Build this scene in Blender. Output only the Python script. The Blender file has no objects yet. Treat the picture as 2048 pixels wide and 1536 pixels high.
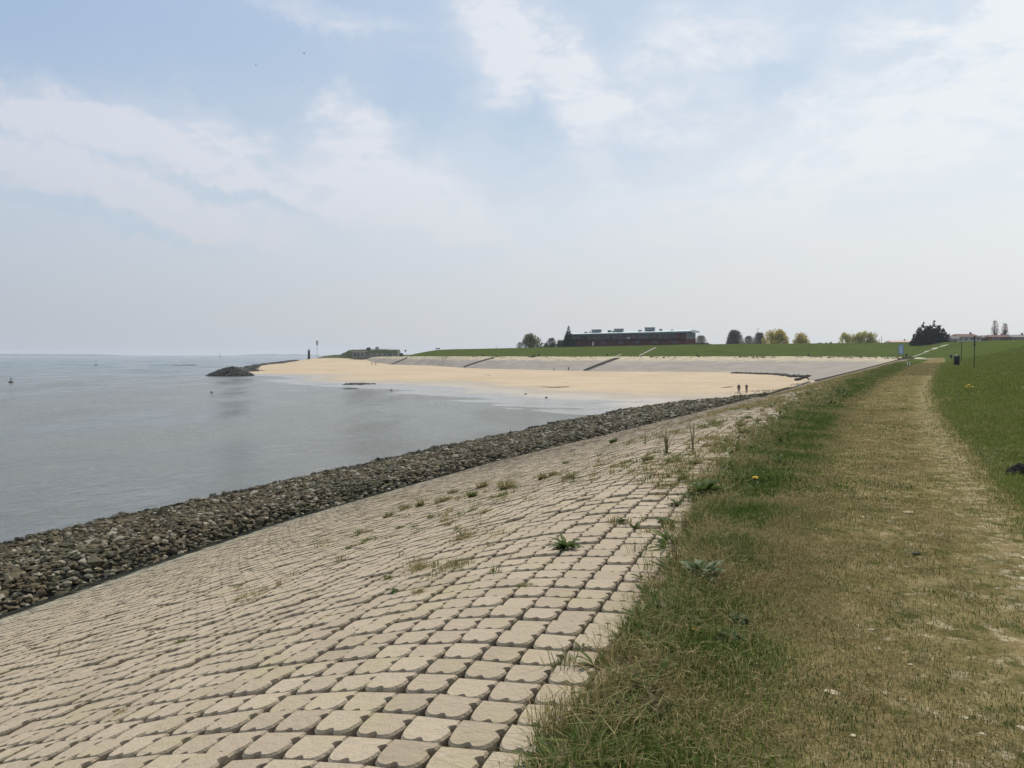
import bpy, bmesh, math, random
import numpy as np
from mathutils import Vector, Matrix, Quaternion
from mathutils.bvhtree import BVHTree
R = math.radians
random.seed(7)
rng = np.random.default_rng(11)
scene = bpy.context.scene
col = scene.collection

# ------------------------------------------------------------------ camera
EYE = 1.6
HOR = 709.0                      # image row of the horizon in the 2048x1536 photograph
F = 1600.0
PITCH = math.atan((768 - HOR) / F)
cam_d = bpy.data.cameras.new('camera')
cam = bpy.data.objects.new('camera', cam_d); col.objects.link(cam)
cam.location = (0, 0, EYE)
cam.rotation_euler = (R(90) - PITCH, 0, 0)
cam_d.sensor_width = 36; cam_d.lens = F / 2048 * 36
cam_d.clip_start = 0.05; cam_d.clip_end = 20000
scene.camera = cam

def ray(u, v):
    """direction of the sight line through a point of the photograph"""
    d = Vector(((u - 1024) / F, 1.0, (768 - v) / F))
    c, s = math.cos(-PITCH), math.sin(-PITCH)
    return Vector((d.x, d.y * c - d.z * s, d.y * s + d.z * c))
def azel(u, v):
    d = ray(u, v).normalized()
    return math.atan2(d.x, d.y), math.asin(d.z)

# ------------------------------------------------------------------ light
SUN_AZ, SUN_EL = R(13), R(54)        # to the right of the view, ahead
sd = Vector((math.sin(SUN_AZ) * math.cos(SUN_EL), math.cos(SUN_AZ) * math.cos(SUN_EL), math.sin(SUN_EL)))
sl = bpy.data.lights.new('sun', 'SUN'); sun = bpy.data.objects.new('sun', sl); col.objects.link(sun)
sl.energy = 4.3; sl.angle = R(0.6); sl.color = (1.0, 0.93, 0.82)
sun.rotation_euler = sd.to_track_quat('Z', 'Y').to_euler()
sun.location = (60, 30, 60)
scene.view_settings.view_transform = 'Standard'
scene.view_settings.look = 'None'
scene.view_settings.exposure = 0.0
scene.view_settings.gamma = 1.0
scene.cycles.max_bounces = 6
scene.cycles.volume_bounces = 0
scene.cycles.use_denoising = True

world = bpy.data.worlds.new('World'); scene.world = world
world.use_nodes = True
wt = world.node_tree; wt.nodes.clear()
def wn(t, **k):
    n = wt.nodes.new(t)
    for a, b in k.items(): setattr(n, a, b)
    return n
WS = 0.1
def wmath(op, a, b=None, c=None, clamp=False):
    n = wn('ShaderNodeMath', operation=op); n.use_clamp = clamp
    for i, x in enumerate((a, b, c)):
        if x is None: continue
        if isinstance(x, (int, float)): n.inputs[i].default_value = x
        else: wt.links.new(x, n.inputs[i])
    return n.outputs[0]
def wrange(x, a, b, c=0.0, d=1.0, smooth=True):
    n = wn('ShaderNodeMapRange', interpolation_type='SMOOTHSTEP' if smooth else 'LINEAR')
    wt.links.new(x, n.inputs['Value'])
    for k, q in (('From Min', a), ('From Max', b), ('To Min', c), ('To Max', d)): n.inputs[k].default_value = q
    return n.outputs['Result']
def wmix(f, a, b):
    n = wn('ShaderNodeMix', data_type='RGBA')
    if isinstance(f, (int, float)): n.inputs[0].default_value = f
    else: wt.links.new(f, n.inputs[0])
    for i, x in ((6, a), (7, b)):
        if isinstance(x, tuple): n.inputs[i].default_value = (*x, 1)
        else: wt.links.new(x, n.inputs[i])
    return n.outputs[2]
sky = wn('ShaderNodeTexSky', sky_type='NISHITA')
sky.sun_disc = False; sky.sun_elevation = SUN_EL; sky.sun_rotation = SUN_AZ
sky.altitude = 0; sky.air_density = 1.0; sky.dust_density = 3.0; sky.ozone_density = 1.0
tc = wn('ShaderNodeTexCoord')
sep = wn('ShaderNodeSeparateXYZ'); wt.links.new(tc.outputs['Generated'], sep.inputs[0])
az = wmath('ARCTAN2', sep.outputs[0], sep.outputs[1])
el = wmath('ARCSINE', sep.outputs[2])
cmb = wn('ShaderNodeCombineXYZ'); wt.links.new(az, cmb.inputs[0]); wt.links.new(el, cmb.inputs[1])
# slow warp of the direction so the clouds get ragged edges
def wnoise(vec, scale, detail, rough, dist=0.0, sx=1.0, sy=1.0, rot=0.0):
    mp = wn('ShaderNodeMapping'); wt.links.new(vec, mp.inputs[0])
    mp.inputs['Scale'].default_value = (sx, sy, 1); mp.inputs['Rotation'].default_value = (0, 0, rot)
    n = wn('ShaderNodeTexNoise'); wt.links.new(mp.outputs[0], n.inputs['Vector'])
    n.inputs['Scale'].default_value = scale; n.inputs['Detail'].default_value = detail
    n.inputs['Roughness'].default_value = rough; n.inputs['Distortion'].default_value = dist
    return n
w1 = wnoise(cmb.outputs[0], 9, 8, 0.66)
sub = wn('ShaderNodeVectorMath', operation='SUBTRACT'); wt.links.new(w1.outputs['Color'], sub.inputs[0]); sub.inputs[1].default_value = (0.5, 0.5, 0.5)
scl = wn('ShaderNodeVectorMath', operation='SCALE'); wt.links.new(sub.outputs[0], scl.inputs[0]); scl.inputs['Scale'].default_value = 0.12
add = wn('ShaderNodeVectorMath', operation='ADD'); wt.links.new(cmb.outputs[0], add.inputs[0]); wt.links.new(scl.outputs[0], add.inputs[1])
def blob(u, v, ru, rv, ang, w):
    """one cloud (or gap): centre and radii as seen in the photograph, turned into directions"""
    a0, e0 = azel(u, v)
    mp = wn('ShaderNodeMapping', vector_type='TEXTURE'); wt.links.new(add.outputs[0], mp.inputs[0])
    mp.inputs['Location'].default_value = (a0, e0, 0)
    mp.inputs['Rotation'].default_value = (0, 0, -R(ang))
    mp.inputs['Scale'].default_value = (ru / F, rv / F, 1)
    l = wn('ShaderNodeVectorMath', operation='LENGTH'); wt.links.new(mp.outputs[0], l.inputs[0])
    return wrange(l.outputs['Value'], 0.25, 1.25, w, 0.0)
BLOBS = [  # u, v, half length, half width, tilt (down to the right), weight
    (20, 225, 260, 80, 12, .70), (240, 270, 330, 50, 17, .65), (520, 345, 340, 66, 20, .60), (830, 430, 300, 60, 12, .25),
    (60, 345, 330, 62, 10, .60), (360, 412, 250, 58, 15, .55),
    (440, 250, 120, 40, 25, .45), (520, 275, 80, 40, 30, .3),
    (665, 185, 55, 48, -30, .55), (730, 235, 120, 32, 3, .6), (700, 310, 110, 120, 20, .55), (800, 370, 200, 90, 25, .5),
    (985, 50, 140, 85, 50, .75), (1080, 85, 130, 70, 20, .7), (1000, 185, 72, 52, 5, .7), (620, 12, 200, 28, 6, .4),
    (1160, 190, 130, 60, 60, .45), (1330, 150, 200, 80, -15, .45), (1320, 220, 230, 60, 10, .35), (1420, 60, 200, 60, 5, .3),
    (1560, 160, 120, 50, -40, -.25), (1900, 170, 330, 110, -12, .65), (1980, 30, 330, 70, -5, .5), (1500, 380, 350, 90, -6, .3),
    (1180, 300, 120, 50, 60, .25), (1050, 270, 80, 130, 10, -.25),
    (250, 318, 330, 17, 15, -.5), (520, 408, 180, 17, 16, -.35), (200, 428, 300, 20, 12, -.6), (860, 200, 120, 90, 0, -.2), (1240, 330, 160, 60, 0, -.2),
]
acc = None
for b in BLOBS:
    r_ = blob(*b)
    acc = r_ if acc is None else wmath('ADD', acc, r_)
n2 = wnoise(cmb.outputs[0], 7, 8, 0.62, 0.6, 1.0, 2.6, R(15))
n3 = wnoise(cmb.outputs[0], 22, 6, 0.6, 0.4, 1.0, 2.0, R(-10))
fb = wmath('ADD', wrange(n2.outputs['Fac'], .28, .72, .35, 1.15), wrange(n3.outputs['Fac'], .3, .7, -.28, .28))
cl = wmath('MULTIPLY', acc, fb)
veil = wmath('MULTIPLY', wrange(n2.outputs['Fac'], .42, .75), wrange(az, -.75, .7, .06, .30))
azf = wrange(az, -.62, .66, 0, 1, False)
hz = wrange(el, .02, .36, 1.0, 0.0)                 # whitening towards the horizon
base_ = wmath('ADD', wmath('MULTIPLY', hz, .80), wmath('MULTIPLY', azf, .34))
m = wmath('ADD', wmath('ADD', cl, veil), base_, clamp=True)
clear = wmix(azf, (.355, .485, .70), (.54, .68, .83))
clear = wmix(wrange(el, .08, .42), wmix(azf, (.45, .57, .69), (.66, .77, .84)), clear)
low = wmix(azf, (.495, .525, .59), (.80, .825, .82))
high = wmix(azf, (.66, .695, .785), (.89, .92, .95))
cloudc = wmix(wrange(el, .02, .26), low, high)
air = wmix(m, clear, cloudc)
k = wn('ShaderNodeVectorMath', operation='SCALE'); wt.links.new(air, k.inputs[0]); k.inputs['Scale'].default_value = 1.0 / WS
fin = wmix(0.93, sky.outputs[0], k.outputs[0])
bg = wn('ShaderNodeBackground'); bg.inputs['Strength'].default_value = WS
wt.links.new(fin, bg.inputs['Color'])
wo = wn('ShaderNodeOutputWorld'); wt.links.new(bg.outputs[0], wo.inputs['Surface'])

# ------------------------------------------------------------------ helpers
def tag(o, label=None, cat=None, group=None, kind=None):
    if label: o['label'] = label
    if cat: o['category'] = cat
    if group: o['group'] = group
    if kind: o['kind'] = kind
    return o
def npmesh(name, V, loops, sizes, m=None, parent=None, smooth=False, attrs=None):
    me = bpy.data.meshes.new(name)
    V = np.asarray(V, dtype=np.float32).reshape(-1, 3); loops = np.asarray(loops, dtype=np.int32).ravel()
    sizes = np.asarray(sizes, dtype=np.int32).ravel()
    me.vertices.add(len(V)); me.vertices.foreach_set('co', V.ravel())
    me.loops.add(len(loops)); me.loops.foreach_set('vertex_index', loops)
    st = np.zeros(len(sizes), dtype=np.int32); st[1:] = np.cumsum(sizes)[:-1]
    me.polygons.add(len(sizes)); me.polygons.foreach_set('loop_start', st); me.polygons.foreach_set('loop_total', sizes)
    me.polygons.foreach_set('use_smooth', np.full(len(sizes), smooth, dtype=bool))
    for an, av in (attrs or {}).items():
        a = me.attributes.new(an, 'FLOAT', 'POINT'); a.data.foreach_set('value', np.asarray(av, dtype=np.float32))
    me.update(calc_edges=True)
    o = bpy.data.objects.new(name, me); col.objects.link(o)
    if m: me.materials.append(m)
    if parent: o.parent = parent
    return o
def quads(name, V, Fq, **k):
    Fq = np.asarray(Fq, dtype=np.int32)
    return npmesh(name, V, Fq, np.full(len(Fq), Fq.shape[1]), **k)
def grid_faces(nr, nc):
    i = np.arange(nr - 1)[:, None] * nc + np.arange(nc - 1)[None, :]
    i = i.ravel()
    return np.stack([i, i + 1, i + nc + 1, i + nc], 1)
def bmobj(name, bm, m=None, parent=None, smooth=False):
    me = bpy.data.meshes.new(name); bm.normal_update(); bm.to_mesh(me); bm.free()
    if smooth:
        for p in me.polygons: p.use_smooth = True
    o = bpy.data.objects.new(name, me); col.objects.link(o)
    if m: me.materials.append(m)
    if parent: o.parent = parent
    return o
def empty(name, loc, rz=0.0):
    o = bpy.data.objects.new(name, None); col.objects.link(o); o.empty_display_size = .3
    o.location = loc; o.rotation_euler = (0, 0, rz); return o
def box(bm, cx, cy, cz, sx, sy, sz, rz=0.0, bev=0.0):
    r = bmesh.ops.create_cube(bm, size=1.0)
    M = Matrix.Translation((cx, cy, cz)) @ Matrix.Rotation(rz, 4, 'Z') @ Matrix.Diagonal((sx, sy, sz, 1))
    bmesh.ops.transform(bm, matrix=M, verts=r['verts'])
    if bev:
        es = list({e for v in r['verts'] for e in v.link_edges})
        bmesh.ops.bevel(bm, geom=es, offset=bev, segments=1, affect='EDGES')
def tube(bm, pts, rads, n=8, cap=True):
    pts = [Vector(p) for p in pts]; rings = []
    for i, p in enumerate(pts):
        d = (pts[min(i + 1, len(pts) - 1)] - pts[max(i - 1, 0)]).normalized()
        q = d.to_track_quat('Z', 'Y')
        rings.append([bm.verts.new(p + q @ Vector((math.cos(2 * math.pi * k / n) * rads[i], math.sin(2 * math.pi * k / n) * rads[i], 0))) for k in range(n)])
    for a, b in zip(rings, rings[1:]):
        for k in range(n): bm.faces.new((a[k], a[(k + 1) % n], b[(k + 1) % n], b[k]))
    if cap:
        bm.faces.new(rings[0][::-1]); bm.faces.new(rings[-1])
_perm = rng.random((256, 256))
def vnoise(x, y):
    x = np.asarray(x, float); y = np.asarray(y, float)
    xi = np.floor(x).astype(int); yi = np.floor(y).astype(int)
    fx = x - xi; fy = y - yi; fx = fx * fx * (3 - 2 * fx); fy = fy * fy * (3 - 2 * fy)
    g = lambda a, b: _perm[a & 255, b & 255]
    return (g(xi, yi) * (1 - fx) + g(xi + 1, yi) * fx) * (1 - fy) + (g(xi, yi + 1) * (1 - fx) + g(xi + 1, yi + 1) * fx) * fy
def fnoise(x, y, oct=3):
    s = 0; a = 1; t = 0
    for i in range(oct):
        s = s + a * (vnoise(x * 2 ** i + 17.3 * i, y * 2 ** i + 5.1 * i) - .5); t += a; a *= .5
    return s / t

# materials ---------------------------------------------------------
class Mat:
    def __init__(s, name, rough=.9, spec=.3):
        s.m = bpy.data.materials.new(name); s.m.use_nodes = True; s.t = s.m.node_tree
        s.b = s.t.nodes['Principled BSDF']; s.b.inputs['Roughness'].default_value = rough
        s.b.inputs['Specular IOR Level'].default_value = spec
        s.g = s.t.nodes.new('ShaderNodeNewGeometry')
    def n(s, t, **k):
        n = s.t.nodes.new(t)
        for a, b in k.items(): setattr(n, a, b)
        return n
    def l(s, a, b): s.t.links.new(a, b)
    def setin(s, sock, x):
        if isinstance(x, tuple): sock.default_value = (*x, 1) if len(x) == 3 and sock.type == 'RGBA' else x
        elif isinstance(x, (int, float)): sock.default_value = x
        else: s.l(x, sock)
    def noise(s, scale, detail=4, rough=.55, stretch=(1, 1, 1), rot=0.0, dist=0.0, vec=None, out='Fac'):
        mp = s.n('ShaderNodeMapping'); s.l(vec or s.g.outputs['Position'], mp.inputs[0])
        mp.inputs['Scale'].default_value = stretch; mp.inputs['Rotation'].default_value = (0, 0, rot)
        n = s.n('ShaderNodeTexNoise'); s.l(mp.outputs[0], n.inputs['Vector'])
        n.inputs['Scale'].default_value = scale; n.inputs['Detail'].default_value = detail
        n.inputs['Roughness'].default_value = rough; n.inputs['Distortion'].default_value = dist
        return n.outputs[out]
    def rng(s, x, a, b, c=0.0, d=1.0, smooth=True):
        n = s.n('ShaderNodeMapRange', interpolation_type='SMOOTHSTEP' if smooth else 'LINEAR')
        s.l(x, n.inputs['Value'])
        for k, q in (('From Min', a), ('From Max', b), ('To Min', c), ('To Max', d)): n.inputs[k].default_value = q
        return n.outputs['Result']
    def math(s, op, a, b=None, clamp=False):
        n = s.n('ShaderNodeMath', operation=op); n.use_clamp = clamp
        s.setin(n.inputs[0], a)
        if b is not None: s.setin(n.inputs[1], b)
        return n.outputs[0]
    def mix(s, f, a, b):
        n = s.n('ShaderNodeMix', data_type='RGBA'); s.setin(n.inputs[0], f)
        s.setin(n.inputs[6], a); s.setin(n.inputs[7], b); return n.outputs[2]
    def attr(s, name):
        return s.n('ShaderNodeAttribute', attribute_name=name).outputs['Fac']
    def island(s): return s.g.outputs['Random Per Island']
    def bump(s, h, dist, strength=1.0):
        n = s.n('ShaderNodeBump'); s.l(h, n.inputs['Height']); n.inputs['Distance'].default_value = dist
        n.inputs['Strength'].default_value = strength; s.l(n.outputs[0], s.b.inputs['Normal'])
    def color(s, x): s.setin(s.b.inputs['Base Color'], x); return s.m
def simple(name, c, rough=.7, var=.25, scale=3.0, bump=0.0, metal=0.0, spec=.3):
    M = Mat(name, rough, spec); M.b.inputs['Metallic'].default_value = metal
    n = M.noise(scale, 4, .6)
    M.color(M.mix(M.rng(n, .3, .7), tuple(x * (1 - var) for x in c), tuple(min(1, x * (1 + var)) for x in c)))
    if bump: M.bump(M.noise(scale * 6, 3), bump)
    return M.m
def translucent(M, c, amount):
    tr = M.n('ShaderNodeBsdfTranslucent'); M.l(c, tr.inputs['Color'])
    mx = M.n('ShaderNodeMixShader'); mx.inputs[0].default_value = amount
    out = M.t.nodes['Material Output']; M.l(M.b.outputs[0], mx.inputs[1]); M.l(tr.outputs[0], mx.inputs[2]); M.l(mx.outputs[0], out.inputs['Surface'])
def leafmat(name, cols, rough=.6, zone=1.5, trans=0.0):
    """foliage: colour varies from leaf to leaf and clump to clump"""
    M = Mat(name, rough, .08)
    isl = M.island()
    c = M.mix(M.rng(isl, .0, 1.0, 0, 1, False), cols[0], cols[1])
    if len(cols) > 2: c = M.mix(M.rng(M.math('FRACT', M.math('MULTIPLY', isl, 7.31)), .6, .85), c, cols[2])
    n = M.noise(zone, 3, .6)
    c = M.mix(M.rng(n, .35, .65, 0, .55), c, tuple(x * .62 for x in cols[0]))
    M.color(c); translucent(M, c, .32)
    return M.m
# ------------------------------------------------------------------ the lie of the land
K = .505                                   # the dike runs away along x = K*y + o
def I(pts):
    xs = np.array([p[0] for p in pts], float); ys = np.array([p[1] for p in pts], float)
    return lambda y: np.interp(y, xs, ys)
edge = I([(-40, -1.2), (3, -1.33), (5.8, -1.70), (8.8, -2.29), (15, -2.92), (23, -3.3), (46, -4.3), (82, -4.6), (183, -3.9), (260, -1.5)])
p_left = I([(-40, -.45), (3, -.5), (5.4, -.8), (8.8, -1.27), (28, -2.1), (46, -2), (82, -1.2), (135, 0), (220, 3), (262, 5)])
p_right = I([(-40, 1.5), (3, 1.4), (8.8, 1.15), (20, .75), (35, .75), (53, 1.2), (120, 3.5), (220, 7.6), (262, 10)])
O_TOE, Z_TOE = -22.6, -4.62
prof = I([(-.6, 0), (0, -.004), (.8, -.055), (1.3, -.125), (2, -.285), (3, -.56), (4, -.86), (5, -1.15), (17.5, Z_TOE), (40, -12)])
O_CR, Z_CR = 36.0, 6.5
# the top edge of the slope bends: its direction x/y grows from .35 near us to K farther on
_s = np.arange(-40, 340, .25)
_q = np.clip((_s - 7) / 24, 0, 1); _h = .35 + (K - .35) * _q * _q * (3 - 2 * _q)
_dy = 1 / np.sqrt(1 + _h * _h); _dx = _h * _dy
_x = np.concatenate([[0], np.cumsum((_dx[1:] + _dx[:-1]) / 2 * .25)]); _y = np.concatenate([[0], np.cumsum((_dy[1:] + _dy[:-1]) / 2 * .25)])
_i0 = np.interp(3.0, _s, _x), np.interp(3.0, _s, _y)
_x += .10 - _i0[0]; _y += 3.1 - _i0[1]
def line_at(s):
    return np.interp(s, _s, _x), np.interp(s, _s, _y), np.interp(s, _s, _dx), np.interp(s, _s, _dy)
def to_st(x, y):
    s = np.interp(y, _y, _s)
    for _ in range(7):
        px_, py_, dx, dy = line_at(s); ex, ey = x - px_, y - py_
        s = s + (ex * dx + ey * dy) * .85
    px_, py_, dx, dy = line_at(s); ex, ey = x - px_, y - py_
    return s, -ex * dy + ey * dx            # t is positive towards the sea
t_toe = I([(-40, 16.7), (12, 16.8), (22, 17.7), (38, 18.5), (70, 17.7), (140, 17.2), (300, 17.2)])
_oy = np.arange(-35, 300, 1.0)
def _toe_curve():
    s = np.arange(-40, 330, .5); px_, py_, dx, dy = line_at(s); t = t_toe(s)
    X, Y = px_ - dy * t, py_ + dx * t
    return np.interp(_oy, Y, X - K * Y)
_ot = _toe_curve()
def o_toe(Y): return np.interp(Y, _oy, _ot)
def sect(o, Y):
    o = np.asarray(o, float); Y = np.asarray(Y, float)
    s, t = to_st(K * Y + o, Y)
    t = np.where(t > 0, t * 17.5 / t_toe(s), t)
    z = (prof(t - .25) + 2 * prof(t) + prof(t + .25)) / 4
    foot = p_right(Y) + .15
    b = np.clip(o - foot, 0, None)
    sl_ = Z_CR / (O_CR - foot)
    bank = sl_ * (b - .8 * (1 - np.exp(-b / .8)))
    return z + bank
def micro(x, y):
    return fnoise(x * .9, y * .9, 3) * .05 + fnoise(x * .15, y * .15, 2) * .10
def soil(o, Y):
    """top of the soil: below the blocks on the slope, rising to the turf above them"""
    e = edge(Y)
    x = K * Y + o
    w = np.clip((o - (e - .22 + fnoise(x * 2.1, Y * 2.1, 2) * .5 * np.clip(Y / 14, .25, 1))) / .34, 0, 1); w = w * w * (3 - 2 * w)
    return sect(o, Y) + (w - 1) * .115 + w * micro(x, Y) + w * .012

# --- materials of the ground
def turf_material():
    M = Mat('turf', .95, .0)
    pm = M.attr('path')
    rag = M.noise(1.6, 5, .65)
    f = M.math('ADD', pm, M.math('MULTIPLY', M.math('SUBTRACT', rag, .5), 1.3))
    f = M.rng(f, .30, .70)
    g1 = M.noise(3.5, 6, .7); g2 = M.noise(38, 4, .7); g3 = M.noise(.35, 3, .6)
    green = M.mix(M.rng(g1, .35, .65), (.042, .066, .012), (.076, .100, .022))
    green = M.mix(M.rng(g3, .4, .62, 0, .55), green, (.066, .082, .020))
    green = M.mix(M.rng(M.noise(.11, 5, .7, (1, 2.5, 1)), .45, .7, 0, .7), green, (.034, .046, .012))
    green = M.mix(M.rng(g2, .52, .72, 0, .5), green, (.13, .12, .05))
    dry = M.mix(M.rng(g1, .35, .7), (.105, .088, .034), (.235, .185, .090))
    dry = M.mix(M.rng(g2, .45, .7, 0, .6), dry, (.24, .195, .10))
    bare = M.rng(M.math('ADD', M.noise(5.5, 6, .75, (1, 1, 1)), M.math('MULTIPLY', M.attr('worn'), .11)), .58, .70)
    dry = M.mix(bare, dry, M.mix(M.rng(g2, .35, .65), (.25, .205, .125), (.40, .335, .22)))
    dry = M.mix(M.rng(M.noise(4.5, 5, .7, (1, .8, 1)), .50, .66, 0, .8), dry, (.052, .064, .018))
    dry = M.mix(M.rng(M.noise(2.3, 6, .75), .52, .68, 0, .7), dry, (.27, .215, .115))
    joint = M.mix(M.rng(g1, .4, .6), (.018, .015, .009), (.04, .034, .018))
    c = M.mix(f, green, dry)
    c = M.mix(M.rng(M.attr('joint'), .3, .7), c, joint)
    c = M.mix(M.rng(M.attr('pale'), .35, .65), c, M.mix(M.rng(M.noise(.25, 6, .7), .35, .65), (.20, .20, .09), (.50, .44, .32)))
    M.bump(M.math('ADD', g1, M.math('MULTIPLY', g2, .35)), .06)
    return M.color(c)
M_TURF = turf_material()

def revet_material():
    M = Mat('weathered_concrete', .92, .1)
    isl = M.island()
    big = M.noise(.22, 4, .6); mid = M.noise(2.2, 5, .65); fine = M.noise(45, 4, .7)
    c = M.mix(isl, (.315, .258, .188), (.38, .315, .232))
    c = M.mix(M.rng(M.math('FRACT', M.math('MULTIPLY', isl, 13.7)), .78, 1.0, 0, .5), c, (.25, .205, .145))
    c = M.mix(M.rng(mid, .48, .72, 0, .7), c, (.335, .29, .175))
    c = M.mix(M.rng(big, .42, .62, 0, .5), c, (.33, .27, .195))
    c = M.mix(M.rng(fine, .55, .75, 0, .6), c, (.25, .215, .15))
    c = M.mix(M.rng(M.noise(14, 5, .8), .60, .72, 0, .7), c, (.20, .18, .115))
    c = M.mix(M.rng(M.noise(9, 4, .7), .62, .72, 0, .5), c, (.45, .385, .29))
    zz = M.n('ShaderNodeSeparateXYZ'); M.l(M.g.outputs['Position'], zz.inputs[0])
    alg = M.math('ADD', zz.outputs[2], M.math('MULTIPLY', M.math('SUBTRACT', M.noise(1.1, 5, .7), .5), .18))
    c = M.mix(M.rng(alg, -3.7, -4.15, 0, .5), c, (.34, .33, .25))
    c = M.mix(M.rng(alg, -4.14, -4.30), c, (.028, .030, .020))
    M.bump(M.math('ADD', M.math('MULTIPLY', fine, .35), M.noise(16, 4, .7)), .018)
    return M.color(c)
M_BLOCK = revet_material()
def far_revet_material():
    M = Mat('grey_asphalt_slope', .9, .05)
    a = M.noise(.12, 6, .7, (1, 1, 2)); b = M.noise(1.4, 5, .7)
    z = M.n('ShaderNodeSeparateXYZ'); M.l(M.g.outputs['Position'], z.inputs[0])
    c = M.mix(M.rng(a, .35, .65), (.215, .192, .165), (.28, .25, .215))
    c = M.mix(M.rng(b, .5, .75, 0, .5), c, (.20, .17, .145))
    top = M.rng(M.math('ADD', z.outputs[2], M.math('MULTIPLY', M.math('SUBTRACT', M.noise(.28, 7, .85), .5), 5.0)), -1.4, -.5)
    c = M.mix(M.math('MULTIPLY', top, .85), c, (.44, .37, .26))
    weed = M.math('MULTIPLY', M.rng(M.noise(.33, 7, .85, (1, 1.6, 1)), .52, .58), M.rng(z.outputs[2], -1.6, .1))
    c = M.mix(weed, c, (.10, .11, .05))
    M.bump(b, .05)
    return M.color(c)
M_FAR = far_revet_material()
def sand_material():
    M = Mat('sand', .95, .25)
    z = M.n('ShaderNodeSeparateXYZ'); M.l(M.g.outputs['Position'], z.inputs[0])
    a = M.noise(.05, 6, .65); b = M.noise(.5, 6, .75, (1, 3, 1)); c_ = M.noise(6, 4, .7)
    zz = M.math('ADD', z.outputs[2], M.math('MULTIPLY', M.math('SUBTRACT', a, .5), .5))
    dry = M.mix(M.rng(a, .35, .65), (.345, .258, .162), (.405, .315, .208))
    st = M.noise(.18, 7, .7, (1, 4, 1), R(-25))
    dry = M.mix(M.rng(st, .48, .68, 0, .65), dry, (.30, .235, .155))
    dry = M.mix(M.rng(b, .4, .7, 0, .4), dry, (.47, .39, .285))
    damp = M.mix(M.rng(b, .35, .65), (.27, .235, .19), (.33, .29, .24))
    mud = M.mix(M.rng(b, .4, .6), (.165, .155, .135), (.23, .215, .19))
    c = M.mix(M.rng(zz, -5.54, -5.34), damp, dry)
    c = M.mix(M.rng(zz, -5.84, -5.60), mud, c)
    wr = M.math('MULTIPLY', M.rng(M.noise(.6, 7, .8, (1, 2.5, 1)), .60, .70), M.rng(zz, -5.15, -5.45))
    c = M.mix(M.math('MULTIPLY', wr, .5), c, (.09, .075, .05))
    M.l(M.rng(M.math('ADD', zz, M.math('MULTIPLY', b, .3)), -5.72, -5.35, .16, .95), M.b.inputs['Roughness'])
    M.bump(M.math('ADD', b, M.math('MULTIPLY', c_, .3)), .05, .5)
    return M.color(c)
M_SAND = sand_material()

# --- the dike: a sheet lofted through cross-sections (near part)
Ys = np.concatenate([np.arange(-30, 1.5, 1.5), np.arange(1.5, 14, .11), 14 * 1.022 ** np.arange(0, 109)])
Ys = Ys[Ys < 150]
def loft_cols():
    A = np.concatenate([np.linspace(0, .80, 26, endpoint=False), np.linspace(.80, 1, 26)])
    return A
def near_rows(Ys):
    rows, pm, wn_, jn, pl = [], [], [], [], []
    oB = np.linspace(-1.9, 3.1, 52, endpoint=False)
    oC = 3.1 + (O_CR - 3.1) * (np.linspace(0, 1, 40) ** 1.6)
    for Y in Ys:
        oA = np.concatenate([np.linspace(float(o_toe(Y)), -8, 30, endpoint=False), np.linspace(-8, -1.9, 40, endpoint=False)])
        o = np.concatenate([oA, oB, oC])
        z = soil(o, np.full_like(o, Y))
        rows.append(np.stack([K * Y + o, np.full_like(o, Y), z], 1))
        l, r = p_left(Y), p_right(Y)
        s = np.clip(np.minimum((o - l) / 1.1 + .5, (r - o) / .4 + .5), 0, 1); pm.append(s)
        wn_.append(np.exp(-((o - (r - .45)) / .4) ** 2) + .6 * np.exp(-((o - (l * .6 + r * .4)) / .3) ** 2)); jn.append((o < edge(Y) - .1).astype(float)); pl.append(o * 0)
    return np.array(rows), np.array(pm), np.array(wn_), np.array(jn), np.array(pl)
R0, PM, WN, JN, PL = near_rows(Ys)
nr, nc = R0.shape[:2]
ground = quads('ground', R0.reshape(-1, 3), grid_faces(nr, nc), m=M_TURF, smooth=True,
               attrs={'path': PM.ravel(), 'worn': WN.ravel(), 'joint': JN.ravel(), 'pale': PL.ravel()})
tag(ground, kind='structure')

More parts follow.
